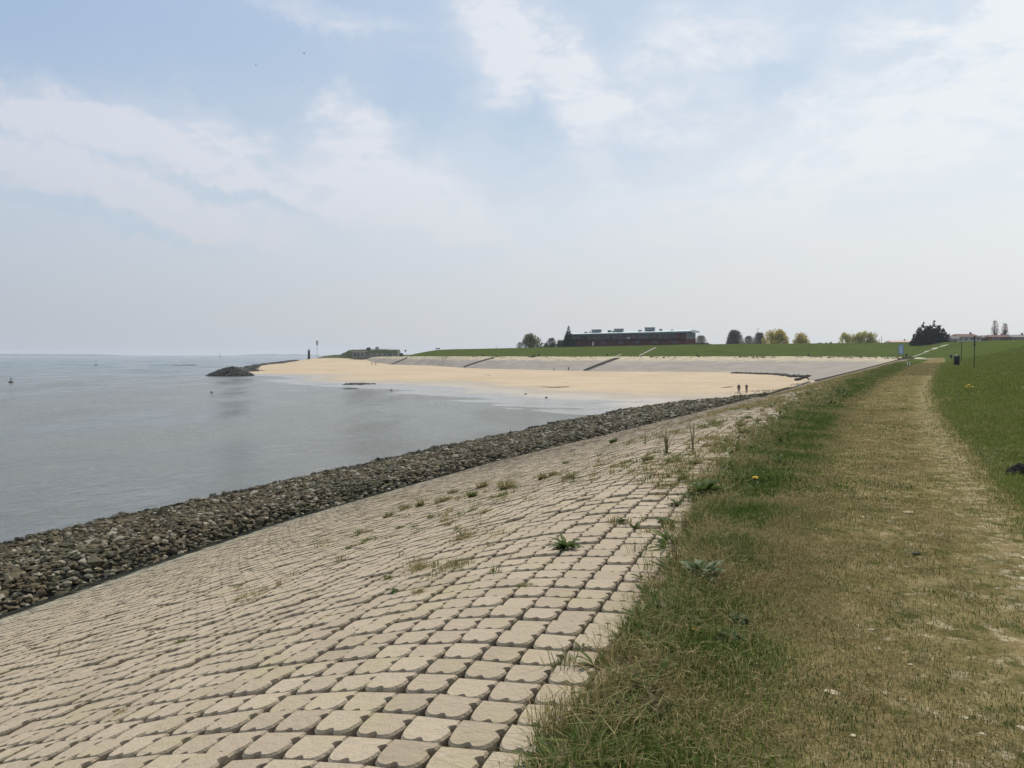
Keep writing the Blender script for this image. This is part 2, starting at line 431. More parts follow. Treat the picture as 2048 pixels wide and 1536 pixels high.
# --- the dike farther off: key cross-sections  toe, revetment top, berm, crest, landward direction
def near_key(Y):
    return [(K * Y + O_TOE, Y, Z_TOE), (K * Y + edge(Y), Y, float(sect(edge(Y), Y))), (K * Y + p_left(Y), Y, 0.0), (K * Y + p_right(Y), Y, 0.02),
            (K * Y + O_CR, Y, Z_CR), (1, -.1)]
KEYS = [near_key(Ys[-1]),
        [(K*166+O_TOE, 166, Z_TOE), (K*190-3.8, 190, -.4), (K*190+2, 190, 0), (K*190+6.3, 190, .05), (K*200+O_CR, 200, 6.5), (1, 0)],
        [(72, 189, Z_TOE), (128.5, 262, -.15), (K*262+4, 262, .05), (K*262+9, 262, .1), (K*270+O_CR, 270, 6.6), (1, .1)],
        [(80, 225, -4.7), (149, 300, .3), (154, 300, .4), (159, 299, .5), (180, 300, 6.8), (.9, .3)],
        [(86, 250, -4.8), (156, 322, .45), (160, 325, .55), (165, 328, .6), (190, 340, 7.0), (.8, .6)],
        [(84, 272, -4.8), (135, 338, .65), (137, 343, .75), (140, 348, .85), (186, 372, 7.1), (.6, .8)],
        [(77, 285, -4.8), (108, 345, .7), (109, 350, .8), (110, 355, .85), (140, 386, 6.9), (.4, .9)],
        [(66, 292, -4.8), (80, 350, .7), (81, 354, .8), (82, 359, .85), (95, 386, 6.5), (.2, 1)],
        [(28, 310, -4.9), (33, 360, .6), (33, 365, .7), (33, 370, .75), (40, 397, 5.5), (.1, 1)],
        [(-22, 381, -4.9), (-24, 410, .55), (-24, 414, .65), (-24, 419, .7), (-18, 437, 4.7), (0, 1)],
        [(-46, 428, -4.7), (-47, 450, .5), (-47, 453, .6), (-46, 456, .65), (-42, 470, 4.3), (-.05, 1)],
        [(-70, 470, -4.4), (-66, 484, .4), (-65, 487, .5), (-63, 490, .55), (-57, 496, 2.6), (-.12, 1)],
        [(-90, 515, -3.5), (-84, 520, .1), (-82, 524, .3), (-80, 527, .4), (-72, 534, .6), (-.2, 1)],
        [(-120, 560, -2.6), (-112, 575, -.4), (-106, 580, .0), (-102, 584, .1), (-96, 590, .3), (-.22, 1)]]
def catmull(P, t):
    n = len(P); i = int(min(max(math.floor(t), 0), n - 2)); f = t - i
    p = [P[max(i - 1, 0)], P[i], P[i + 1], P[min(i + 2, n - 1)]]
    a = .5
    m1 = (p[2] - p[0]) * a; m2 = (p[3] - p[1]) * a
    return (2*f**3 - 3*f**2 + 1) * p[1] + (f**3 - 2*f**2 + f) * m1 + (-2*f**3 + 3*f**2) * p[2] + (f**3 - f**2) * m2
kv = np.array([[c for p in k[:5] for c in p] + list(k[5]) for k in KEYS])
SUBK = 10
far = np.array([catmull(kv, t) for t in np.linspace(0, len(KEYS) - 1, (len(KEYS) - 1) * SUBK + 1)])
# blend the stretch from the last near station to the corner linearly (it must stay straight)
for q in range(SUBK * 2 + 1):
    i = q // SUBK; f = q / SUBK - i
    far[q] = kv[min(i, 2)] if f == 0 else kv[i] * (1 - f) + kv[i + 1] * f
def far_sheet(name, m, seg, n, zlift=0.0, prof_=None, rows=None, attrs=None, drop=0.0):
    sub_ = far if rows is None else far[rows]
    A = sub_[:, seg * 3: seg * 3 + 3]; B = sub_[:, seg * 3 + 3: seg * 3 + 6]
    f = np.linspace(0, 1, n)[None, :, None]
    P = A[:, None, :] * (1 - f) + B[:, None, :] * f
    if prof_ is not None: P[:, :, 2] += prof_(f[0, :, 0])[None, :]
    P[:, 1:-1, 2] += fnoise(P[:, 1:-1, 0] * .12, P[:, 1:-1, 1] * .12, 3) * .35 * (0 if seg == 0 else 1)
    P[:, :, 2] += zlift
    return P
nK = SUBK * 2        # index of the crease section
# 1 block slope far end handled by blocks; soil sheet beneath
P0 = far_sheet('', None, 0, 30, rows=slice(0, nK + 1))
oo = P0[:, :, 0] - K * P0[:, :, 1]
P0[:, :, 2] = sect(oo, P0[:, :, 1]) - .06
quads('revetment_bed', P0.reshape(-1, 3), grid_faces(*P0.shape[:2]), m=M_TURF, smooth=True,
      attrs={'path': np.zeros(P0.shape[0] * P0.shape[1]), 'worn': np.zeros(P0.shape[0] * P0.shape[1]), 'joint': np.ones(P0.shape[0] * P0.shape[1]), 'pale': np.zeros(P0.shape[0] * P0.shape[1])})['kind'] = 'structure'
# 2 far revetment, facing us across the beach
PF = far_sheet('', None, 0, 26, rows=slice(nK, None))
far_rev = quads('far_revetment', PF.reshape(-1, 3), grid_faces(*PF.shape[:2]), m=M_FAR, smooth=True); tag(far_rev, kind='structure')
# 3 turf: verge, path, bank as one sheet each
def strip(parts, names_path, nm, pale=None):
    Ps, pa, pl = [], [], []
    for (seg, n, pth) in parts:
        P = far_sheet('', None, seg, n)
        if seg == parts[0][0]: pass
        else: P = P[:, 1:]
        Ps.append(P); pa.append(np.full(P.shape[:2], pth))
    P = np.concatenate(Ps, 1); pa = np.concatenate(pa, 1)
    for q in range(SUBK * 2):       # the first stretch continues the near profile exactly
        f = max(0.0, q / SUBK - 1); x_, y_ = P[q, :, 0], P[q, :, 1]
        zs_ = soil(x_ - K * y_, y_) if q == 0 else sect(x_ - K * y_, y_) + micro(x_, y_)
        P[q, :, 2] = zs_ * (1 - f) + P[q, :, 2] * f
    if names_path:
        idx = np.arange(P.shape[0])[:, None]
        pa = pa * (idx < SUBK * 2.8)
    pl = np.zeros(P.shape[:2])
    # shell-sand patches at the foot of the far dike
    idx = np.arange(P.shape[0])[:, None] * np.ones((1, P.shape[1])); 
    cidx = np.arange(P.shape[1])[None, :] * np.ones((P.shape[0], 1))
    pl[(idx > SUBK * 2.6) & (cidx < 8)] = .62
    pl += fnoise(P[:, :, 0] * .25, P[:, :, 1] * .25, 3) * .9 * (pl > 0)
    z = np.zeros(P.shape[0] * P.shape[1])
    o = quads(nm, P.reshape(-1, 3), grid_faces(*P.shape[:2]), m=M_TURF, smooth=True,
              attrs={'path': pa.ravel(), 'worn': z, 'joint': z, 'pale': pl.ravel()})
    tag(o, kind='structure'); return o, P
turf, PT = strip([(1, 8, 0.0), (2, 10, 1.0), (3, 26, 0.0)], True, 'far_dike_turf')
# 4 crest top, landward slope and the polder behind, out to the horizon
nearC = np.array([[K * Y + O_CR, Y, float(soil(np.array([O_CR]), np.array([Y]))[0]), 1, -.15] for Y in Ys[::3]] )
farC = np.concatenate([PT[:, -1, :], far[:, 15:17]], 1)
C = np.concatenate([nearC, farC], 0)
dn = C[:, 3:5] / np.linalg.norm(C[:, 3:5], axis=1)[:, None]
rowsL = []
for d_, z_ in ((0, None), (1.5, .06), (3.5, -.05), (28, 'f'), (80, 'f'), (400, 'f'), (1500, 'f'), (4600, 'f')):
    P = C[:, :3].copy(); P[:, :2] += dn * d_
    P[:, 2] = C[:, 2] if z_ is None else (C[:, 2] + z_ if not isinstance(z_, str) else np.minimum(.6, C[:, 2] - .3))
    rowsL.append(P)
L = np.stack(rowsL, 1)
polder = quads('polder', L.reshape(-1, 3), grid_faces(*L.shape[:2]), m=M_TURF, smooth=False,
               attrs={q: np.zeros(L.shape[0] * L.shape[1]) for q in ('path', 'worn', 'joint', 'pale')})
tag(polder, kind='structure')

# --- beach: thin-plate surface through measured heights
CP = np.array([
 (-59,247,-5.5),(-18,203,-5.5),(-2.6,172,-5.5),(10,153,-5.5),(22,140,-5.45),(31,126,-5.5),(27,112,-5.65),(20,105,-5.8),
 (-93,283,-6.1),(-70,250,-6.0),(-38,184,-6.0),(-17,160,-5.93),(-4,136,-5.93),(6,112,-5.93),(12,122,-5.85),(-15,180,-5.75),(5,140,-5.72),(18,120,-5.78),
 (-60,150,-6.6),(-35,115,-6.6),(-10,90,-6.6),(-120,250,-7.4),(-150,300,-7.8),(-100,200,-7),(10,80,-6.4),(-200,350,-8),(-80,100,-7.5),
 (36,118,-5.5),(40,130,-5.48),(50,150,-5.38),(60,169,-4.95),(70,187,-4.75),(80,225,-4.7),(85,260,-4.7),(66,290,-4.75),(28,308,-4.85),(-22,379,-4.85),(-70,470,-4.3),(-90,513,-3.4),
 (0,260,-5.15),(35,215,-5.15),(-40,320,-5.0),(-60,380,-4.7),(-80,300,-5.3),(60,250,-4.9),(-90,440,-4.0),(-105,500,-2.6),
 (-100,300,-5.3),(-112,350,-4.7),(-122,400,-4.0),(-128,440,-3.35),(-132,500,-2.4),(-134,550,-.9),(-110,560,-.6),(-90,590,.0),(-100,640,.2),(-135,620,-.6),
 (-125,330,-6.6),(-140,380,-6.6),(-158,440,-6.8),(-165,500,-6.8),(-172,560,-6.6),(-175,640,-6.6),(-210,500,-8),(-210,640,-8),(-30,540,-1),(0,450,-2),(60,380,-3),(110,250,-4),(110,330,-3.5)])
def tps_fit(P):
    n = len(P); d = np.linalg.norm(P[:, None, :2] - P[None, :, :2], axis=2) / 100
    Km = np.where(d > 0, d * d * np.log(d + 1e-12), 0) + np.eye(n) * .002
    Q = np.c_[np.ones(n), P[:, :2] / 100]
    A = np.block([[Km, Q], [Q.T, np.zeros((3, 3))]])
    w = np.linalg.solve(A, np.r_[P[:, 2], 0, 0, 0]); return w
TW = tps_fit(CP)
def beach_z(x, y):
    x = np.asarray(x, float); y = np.asarray(y, float)
    z = TW[-3] + TW[-2] * x / 100 + TW[-1] * y / 100
    for (cx, cy, _), w in zip(CP, TW[:-3]):
        d2 = ((x - cx) ** 2 + (y - cy) ** 2) / 1e4
        z = z + w * .5 * d2 * np.log(d2 + 1e-12)
    return z
bx = np.arange(-215, 118, 1.6); by = np.concatenate([np.arange(80, 240, 1.2), np.arange(240, 645, 3.0)])
BX, BY = np.meshgrid(bx, by)
BZ = beach_z(BX, BY)
flat = np.exp(-((BZ + 5.85) / .35) ** 2)
BZ = BZ + fnoise(BX * .09 + BY * .02, BY * .16, 4) * .42 * flat + fnoise(BX * .25, BY * .25, 3) * .10
BZ = np.maximum(BZ, -8.0)
# drop the sheet under the dike so that it never shows through it
BO = BX - K * BY
BZ = np.where((BO > -21.0) & (BY < 189), BZ - 3, BZ)
beach = quads('beach', np.stack([BX, BY, BZ], 2).reshape(-1, 3), grid_faces(*BX.shape), m=M_SAND, smooth=True); tag(beach, kind='structure')

# --- water
def water_material():
    M = Mat('sea_water', .10, .42)
    M.b.inputs['IOR'].default_value = 1.333
    big = M.noise(.012, 5, .6, (1, .5, 1)); mid = M.noise(.07, 5, .65, (1, .45, 1), R(20)); 
    y = M.n('ShaderNodeSeparateXYZ'); M.l(M.g.outputs['Position'], y.inputs[0])
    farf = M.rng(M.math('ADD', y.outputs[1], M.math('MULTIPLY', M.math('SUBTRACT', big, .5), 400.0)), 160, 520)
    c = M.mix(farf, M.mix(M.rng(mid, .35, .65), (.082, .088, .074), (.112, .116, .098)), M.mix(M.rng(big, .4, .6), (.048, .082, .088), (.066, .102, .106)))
    M.l(M.rng(mid, .35, .7, .07, .30), M.b.inputs['Roughness'])
    w = M.math('ADD', M.math('MULTIPLY', M.noise(.9, 6, .65, (1, .5, 1), R(12)), 1.0), M.math('MULTIPLY', M.noise(3.2, 4, .6, (1, .6, 1), R(-18)), .35))
    w = M.math('ADD', w, M.math('MULTIPLY', M.noise(.16, 4, .6, (1, .35, 1), R(8)), 2.2))
    M.bump(w, .36, 1.0)
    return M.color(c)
M_WATER = water_material()
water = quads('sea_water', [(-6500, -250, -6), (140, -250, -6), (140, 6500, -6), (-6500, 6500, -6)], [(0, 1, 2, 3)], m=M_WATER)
tag(water, kind='structure')

# --- revetment blocks -------------------------------------------------
D2 = np.array([K, 1.0]) / math.hypot(K, 1); N2 = np.array([-D2[1], D2[0]])
PA, PB = .229, .236           # block pitch across and along the slope
def outline(lod):
    if lod == 3: return [(-.475, .499), (-.475, -.3), (-.41, -.496), (.41, -.496), (.475, -.3), (.475, .499)]
    P = []
    P += [(-.482, .490)]
    if lod == 1: P += [(-.480, .2), (-.476, .0), (-.452, -.18), (-.415, -.32), (-.35, -.42), (-.26, -.480), (-.14, -.487)]
    else: P += [(-.488, 0), (-.43, -.33), (-.26, -.482), (-.12, -.487)]
    P += [(-.085, -.44), (-.05, -.385), (0, -.355), (.05, -.385), (.085, -.44)] if lod == 1 else [(0, -.38)]
    if lod == 1: P += [(.14, -.487), (.25, -.480), (.34, -.42), (.41, -.32), (.45, -.18), (.472, -.03), (.465, .05), (.425, .09), (.345, .15), (.37, .225), (.435, .27), (.478, .29), (.482, .490)]
    else: P += [(.12, -.487), (.26, -.482), (.43, -.33), (.484, 0), (.40, .12), (.488, .26), (.488, .488)]
    return P
def field(lod, s0, s1):
    ol = np.array(outline(lod)); n = len(ol)
    ii = np.arange(-5, 84); jj = np.arange(int(s0 / PB), int(s1 / PB))
    Ig, Jg = np.meshgrid(ii, jj, indexing='ij'); Ig = Ig.ravel(); Jg = Jg.ravel()
    coff = np.random.default_rng(404).normal(0, .007, 90)
    t = Ig * PA + .1; s = Jg * PB + PB * .5
    sw = s + .12 * t * np.clip(t / 3, 0, 1) + fnoise(s * .11, t * .11, 2) * .03 + coff[Ig] + fnoise(Ig * .5, s * .05, 2) * .025 + rng.normal(0, .003, len(s))
    qx, qy, dx, dy = line_at(sw)
    px = qx - dy * t; py = qy + dx * t
    px2, py2, _, _ = line_at(sw + PB); px2 = px2 - line_at(sw + PB)[3] * t; py2 = py2 + line_at(sw + PB)[2] * t
    st_ = np.hypot(px2 - px, py2 - py) / PB          # blocks fan out a little round the bend
    o = px - K * py
    crease = (px - 72) * (262 - 189) - (py - 189) * (128.5 - 72)    # stay on our side of the corner
    keep = (o < edge(py) + .05 + fnoise(px * 1.3, py * 1.3, 2) * .5 * np.clip(py / 14, .25, 1)) & (t < t_toe(s) + .1) & (crease > -50)
    px, py, o, t, s, dx, dy, st_ = [q[keep] for q in (px, py, o, t, s, dx, dy, st_)]; m_ = len(px)
    Z = sect(o, py) + fnoise(s * .3, t * .3, 2) * .005 + fnoise(s * 1.9, t * 2.3, 2) * .009 + rng.normal(0, (.0065, .005, .0015)[lod - 1], m_)
    tn = t * 17.5 / t_toe(s)
    dz = -(prof(tn + .15) - prof(tn - .15)) / .3 * 17.5 / t_toe(s)      # rise per metre going up the slope
    ta = rng.normal(0, .016, m_) + dz; tb = (rng.normal(0, .013, m_) - .004) * (1, .8, .3)[lod - 1]
    sc = 1 + rng.normal(0, .006, m_)
    rings = [(.93, 0.0), (1.0, -.013), (1.0, -.15)] if lod == 1 else ([(.97, 0.0), (1.0, -.14)])
    V = []
    for (k_, dzr) in rings:
        kk = 1 - (1 - k_) * 1.0
        a = (ol[:, 0] * PA * kk)[None, :] * sc[:, None]; b = (ol[:, 1] * PB * kk)[None, :] * (sc * st_)[:, None]
        X = px[:, None] + a * dy[:, None] + b * dx[:, None]; Yy = py[:, None] - a * dx[:, None] + b * dy[:, None]
        Zz = Z[:, None] + a * ta[:, None] + b * tb[:, None] + dzr
        V.append(np.stack([X, Yy, Zz], 2))
    V = np.concatenate(V, 1)      # m, n*rings, 3
    nr_ = len(rings); off = (np.arange(m_) * n * nr_)[:, None]
    top = np.arange(n)[None, :] + off
    lp = [top.reshape(m_, -1)]; sz = [np.full((m_, 1), n)]
    k0 = np.arange(n); k1 = (k0 + 1) % n
    for r_ in range(nr_ - 1):
        q = np.stack([k0 + r_ * n, k0 + (r_ + 1) * n, k1 + (r_ + 1) * n, k1 + r_ * n], 1).ravel()[None, :] + off
        lp.append(q); sz.append(np.full((m_, n), 4))
    return V.reshape(-1, 3), np.concatenate(lp, 1).ravel(), np.concatenate(sz, 1).ravel()
Vs, Ls, Ss = [], [], []; base_i = 0
for lod, s0, s1 in ((1, -3, 30), (2, 30, 84), (3, 84, 288)):
    V, L_, S_ = field(lod, s0, s1)
    Vs.append(V); Ls.append(L_ + base_i); Ss.append(S_); base_i += len(V)
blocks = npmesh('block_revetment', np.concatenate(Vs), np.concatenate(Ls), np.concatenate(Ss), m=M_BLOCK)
tag(blocks, kind='structure')
bpy.context.view_layer.update()

# --- sight-line placement on the ground
def bvh_of(objs, zup=0.0):
    V, Fc = [], []
    for o in objs:
        b = len(V); me = o.data; vs = [v.co.copy() for v in me.vertices]
        if o.name in ('ground', 'revetment_bed'):       # over the blocks, stand on their tops
            A = np.array([q[:] for q in vs]); oo_ = A[:, 0] - K * A[:, 1]; zt_ = sect(oo_, A[:, 1])
            for q, a_, e_, z_ in zip(vs, oo_, edge(A[:, 1]), zt_):
                if a_ < e_: q.z = max(q.z, float(z_))
        V += vs; Fc += [tuple(b + i for i in p.vertices) for p in me.polygons]
    return BVHTree.FromPolygons(V, Fc)
BV = bvh_of([ground, turf, far_rev, beach, water, polder, bpy.data.objects['revetment_bed']])
def at(u, v):
    h = BV.ray_cast(Vector((0, 0, EYE)), ray(u, v).normalized(), 9000)
    if h[0] is None: raise RuntimeError('no ground at %s %s' % (u, v))
    return h[0]
def at_y(u, v, Y):
    d = ray(u, v); return Vector((0, 0, EYE)) + d * (Y / d.y)
def px(p): return p.y / F * 1.0      # metres per pixel of the photograph at that depth
def down(x, y):
    h = BV.ray_cast(Vector((x, y, 60)), Vector((0, 0, -1)), 100); return h[0].z
# ------------------------------------------------------------------ rubble along the toe of the revetment
def stone_material(name, cols, zone):
    M = Mat(name, .9, .25)
    isl = M.island(); n = M.noise(9, 4, .7); z = M.noise(zone, 4, .65)
    c = M.mix(isl, cols[0], cols[1])
    c = M.mix(M.rng(z, .42, .6, 0, .8), c, M.mix(isl, cols[2], cols[3]))
    c = M.mix(M.rng(M.math('FRACT', M.math('MULTIPLY', isl, 9.1)), .80, .9, 0, .85), c, cols[4])
    c = M.mix(M.rng(n, .56, .70, 0, .6), c, cols[5])
    zz = M.n('ShaderNodeSeparateXYZ'); M.l(M.g.outputs['Position'], zz.inputs[0])
    c = M.mix(M.rng(zz.outputs[2], -5.55, -5.85, 0, .8), c, (.020, .021, .013))
    M.bump(n, .03)
    return M.color(c)
M_STONE = stone_material('mossy_rubble', [(.046, .036, .019), (.128, .099, .058), (.042, .039, .019), (.104, .092, .050), (.27, .24, .18), (.022, .019, .012)], .22)
M_DARKSTONE = stone_material('dark_wet_stone', [(.03, .032, .03), (.06, .058, .05), (.03, .035, .03), (.05, .055, .04), (.085, .075, .055), (.02, .02, .018)], .22)
ico = bmesh.new(); bmesh.ops.create_icosphere(ico, subdivisions=1, radius=.5)
ICO_V = np.array([v.co[:] for v in ico.verts]); ICO_F = np.array([[v.index for v in f.verts] for f in ico.faces]); ico.free()
def stones(name, P, S, m, flat=.7, seed=3, kind='stuff', label=None, cat=None):
    """P n x 3 centres, S n sizes: each a differently broken stone"""
    g = np.random.default_rng(seed); n = len(P)
    V = ICO_V[None] * g.uniform(.5, 1.35, (n, len(ICO_V), 1)) * g.uniform([.75, .6, .5], [1.25, 1.1, 1.0], (n, 3))[:, None, :]
    a = g.uniform(0, 6.283, n); t = g.normal(0, .35, n)
    c, s = np.cos(t)[:, None], np.sin(t)[:, None]
    Y_ = V[..., 1] * c - V[..., 2] * s; Z_ = V[..., 1] * s + V[..., 2] * c
    c, s = np.cos(a)[:, None], np.sin(a)[:, None]
    X_ = V[..., 0] * c - Y_ * s; Y2 = V[..., 0] * s + Y_ * c
    V = np.stack([X_, Y2, Z_ * flat * 1.15], 2) * S[:, None, None] + P[:, None, :]
    Fc = ICO_F[None] + (np.arange(n) * len(ICO_V))[:, None, None]
    o = quads(name, V.reshape(-1, 3), Fc.reshape(-1, 3), m=m)
    tag(o, kind=kind, label=label, cat=cat); return o
o_out = I([(5, -35), (32, -36.6), (75, -39.2), (108, -40), (116, -39.5), (126, -29), (134, -24)])
rp = I([(-44, -6.6), (-39.5, -6.05), (-37, -5.8), (-34, -5.35), (-30, -5.05), (-26, -4.72), (-24.9, -4.75), (-24.0, -5.1)])
def rub_z(o, Y):
    b = o_toe(Y) - .5
    sc = (o - b) / (o_out(Y) - b) * (-39.2 + 23) - 23
    sc = np.where(o > b, -23.2, sc)
    return rp(sc) + fnoise(o * .5, Y * .5, 3) * .32
oo = np.linspace(0, 1, 40); yy = np.arange(0, 134, 1.0)
OG, YG = np.meshgrid(oo, yy); OG = (o_toe(YG) - .12) * (1 - OG) - 46 * OG
ZG = rub_z(OG, YG) - .16; ZG[:, 0] = -5.3
ZG = np.where(OG < o_out(YG) + .5, np.minimum(ZG, -6.4), ZG)
bed = quads('rubble_bed', np.stack([K * YG + OG, YG, ZG], 2).reshape(-1, 3), grid_faces(*OG.shape), m=M_DARKSTONE, smooth=True); tag(bed, kind='structure')
def scatter_rubble(y0, y1, cell, size, seed):
    g = np.random.default_rng(seed)
    ys = np.arange(y0, y1, cell); os_ = np.arange(-42, -21.2, cell * 1.12)
    A, B = np.meshgrid(os_, ys); A = A.ravel() + g.uniform(-.5, .5, A.size) * cell; B = B.ravel() + g.uniform(-.5, .5, B.size) * cell
    k_ = (A < o_toe(B) - 1.05 - .2 * vnoise(A * 3, B * 2)) & (A > o_out(B) + fnoise(B * .35, B * .1, 3) * 2.6 + g.exponential(.5, A.size) * (g.random(A.size) < .5)) ; A, B = A[k_], B[k_]
    S = size * g.lognormal(0, .30, len(A))
    z = rub_z(A, B) - .02 + g.uniform(-.03, .11, len(A))
    return np.stack([K * B + A, B, z], 1), S
Ps, Ss_ = zip(*[scatter_rubble(9, 34, .145, .215, 1), scatter_rubble(34, 55, .17, .245, 5), scatter_rubble(55, 80, .205, .30, 2), scatter_rubble(80, 133, .30, .42, 3), scatter_rubble(9, 80, 1.1, .34, 4)])
stones('rubble_stones', np.concatenate(Ps), np.concatenate(Ss_), M_STONE, label='long band of mossy brown and olive rubble between blocks and water', cat='rubble')
# single stones standing in the water off the band
P_ = np.array([at(u, v)[:] for u, v in [(211, 1056), (175, 1060), (330, 1033), (425, 998), (297, 1040), (470, 985), (1262, 806), (1285, 806), (1300, 810)]])
for i_, (p, s_, lb) in enumerate([((0), .62, 'dark boulder standing alone in the shallows off the rubble, lower left'), ((3), .5, 'low dark stone in the water just off the rubble band')]):
    stones('boulder', np.array([[0, 0, 0]]), np.array([s_]), M_DARKSTONE, seed=20 + i_, kind=None, label=lb, cat='stone').location = P_[p] + np.array([0, 0, .12])

# dark stone work farther off: corner of the bay, outer side of the spit, head of the groyne
def along(pts, n, spread, seed, zoff=0.0):
    g = np.random.default_rng(seed); pts = np.array([tuple(p) for p in pts]); t = g.uniform(0, len(pts) - 1, n)
    i = np.minimum(t.astype(int), len(pts) - 2); f = (t - i)[:, None]
    P = pts[i] * (1 - f) + pts[i + 1] * f
    P += np.stack([g.normal(0, spread, n), g.normal(0, spread, n), g.uniform(-.15, .15, n) + zoff], 1)
    return P
cr = along([at(1470, 746.5), at(1500, 747.2), at(1550, 749), at(1590, 753), at(1600, 754.5)], 900, .9, 5, .15)
cr[:, 2] = np.array([down(x, y) for x, y in cr[:, :2]]) + .12
stones('rubble_stones', cr, rng.uniform(.5, 1.1, len(cr)), M_DARKSTONE, seed=6, label='dark stone strip at the foot of the grey slope in the far corner of the beach', cat='rubble')
sp = along([(-104, 322, -5.4), (-118, 352, -5.1), (-131, 410, -4.6), (-138, 450, -4.1), (-143, 500, -3.4), (-146, 545, -2.6)], 1500, 1.7, 7, .2)
stones('rubble_stones', sp, rng.uniform(.8, 1.7, len(sp)), M_DARKSTONE, seed=8, label='dark rocks lining the sea side of the sand spit', cat='rubble')
hp = []
g_ = np.random.default_rng(9)
for i in range(1500):
    a = g_.uniform(0, 6.283); r_ = math.sqrt(g_.uniform(0, 1))
    x = -100.5 + math.cos(a) * r_ * 7.6 + (-1.2 if math.cos(a) < 0 else .2) * r_; y = 287 + math.sin(a) * r_ * 5
    hp.append((x, y, -6.1 + 3.35 * (1 - r_ ** 1.15) ** .9))
stones('stone_heap', np.array(hp), g_.uniform(.6, 1.3, len(hp)), M_DARKSTONE, seed=10, kind=None, label='dark heap of boulders at the tip of the sand spit', cat='groyne head')

# kerb along the corner where the two slopes meet
def ribbon(name, pts, w, h, m, lift=.0, n=40, kind='structure'):
    """a low solid strip lying on the ground through the given points"""
    pts = [Vector(p) for p in pts]; V = []
    for i in range(n + 1):
        t = i / n * (len(pts) - 1); k_ = min(int(t), len(pts) - 2); p = pts[k_].lerp(pts[k_ + 1], t - k_)
        d = (pts[k_ + 1] - pts[k_]); d.z = 0; d.normalize(); s_ = Vector((-d.y, d.x, 0))
        for a in (-w / 2, w / 2):
            q = p + s_ * a; z = down(q.x, q.y) + lift
            V += [(q.x, q.y, z - .3), (q.x, q.y, z + h)]
    Fq = []
    for i in range(n):
        b = i * 4; c = b + 4
        Fq += [(b + 1, c + 1, c + 3, b + 3), (b, c, c + 1, b + 1), (b + 2, b + 3, c + 3, c + 2)]
    Fq += [(0, 1, 3, 2), (n * 4, n * 4 + 2, n * 4 + 3, n * 4 + 1)]
    o = quads(name, V, Fq, m=m); tag(o, kind=kind); return o
M_KERB = simple('dark_kerb_stone', (.075, .060, .046), .9, .3, 1.0)
M_PALE = simple('pale_shell_grit', (.36, .33, .25), .95, .15, .8)
M_CONC = simple('grey_concrete', (.21, .195, .17), .9, .25, .5)
ribbon('kerb', [(72.5, 190, 0), (100, 226, 0), (127, 261, 0)], 1.3, .25, M_KERB)
ribbon('kerb', [at(1528, 792.5), at(1560, 783), at(1600, 770.5), at(1618, 764.5)], .8, .2, M_KERB)
ribbon('toe_sill', [(K * y + float(o_toe(y)) - .35, y, 0) for y in range(2, 131, 8)], .6, .02, M_KERB, n=60)
ribbon('shell_path', [at(1818, 717.3), at(1845, 717.8), at(1864, 718.3)], 3.5, .03, M_PALE)
# the ramp climbs the bank in worn pale stretches
for a, b, w in (((1826, 713.5), (1851, 705), .8), ((1849, 703.6), (1857, 702.4), 2.5), ((1864, 697.8), (1875, 696), 4.0), ((1884, 691.8), (1893, 690.6), 4.0), ((1856, 701.8), (1886, 692.4), .5)):
    ribbon('ramp_path', [at(*a), at(*b)], w, .03, M_PALE, n=16)
for a, b in (((1278, 711.5), (1312, 694.5)), ((1226, 713), (1242, 708))):
    ribbon('dike_path', [at(*a), at(*b)], 1.0, .03, M_CONC, n=16)
# beach stairs on the far revetment
def stairs(a, b, w, label):
    a, b = at(*a), at(*b); d = b - a; L = math.hypot(d.x, d.y); dirx = Vector((d.x, d.y, 0)).normalized(); s_ = Vector((-dirx.y, dirx.x, 0))
    t = empty('beach_stairs', a); tag(t, label, 'stairs', 'stairs down the far revetment')
    n = 26; bm = bmesh.new(); rz = math.atan2(dirx.y, dirx.x)
    for i in range(n):
        p = a.lerp(b, (i + .5) / n); z = down(p.x, p.y)
        box(bm, p.x - a.x, p.y - a.y, z - a.z + .05, L / n * 1.0, w, .4, rz)
    bmobj('steps', bm, M_KERB, t)
    for sgn in (-1, 1):
        bm = bmesh.new()
        for i in range(n // 2):
            p = a.lerp(b, (i + .5) / (n // 2)) + s_ * sgn * (w / 2 + .16); z = down(p.x, p.y)
            box(bm, p.x - a.x, p.y - a.y, z - a.z + .12, L / (n // 2) * .985, .3, .5, rz)
        bmobj('side_kerb', bm, M_CONC, t)
stairs((929, 734.5), (988, 716), 1.5, 'dark stairs left of the middle of the far revetment, below the bare grass slope')
stairs((1172, 741), (1236, 716.5), 1.5, 'dark stairs on the far revetment below the long red building')
stairs((781, 729), (815, 715.5), 1.6, 'leftmost dark stairs, at the left end of the far revetment near the fort')

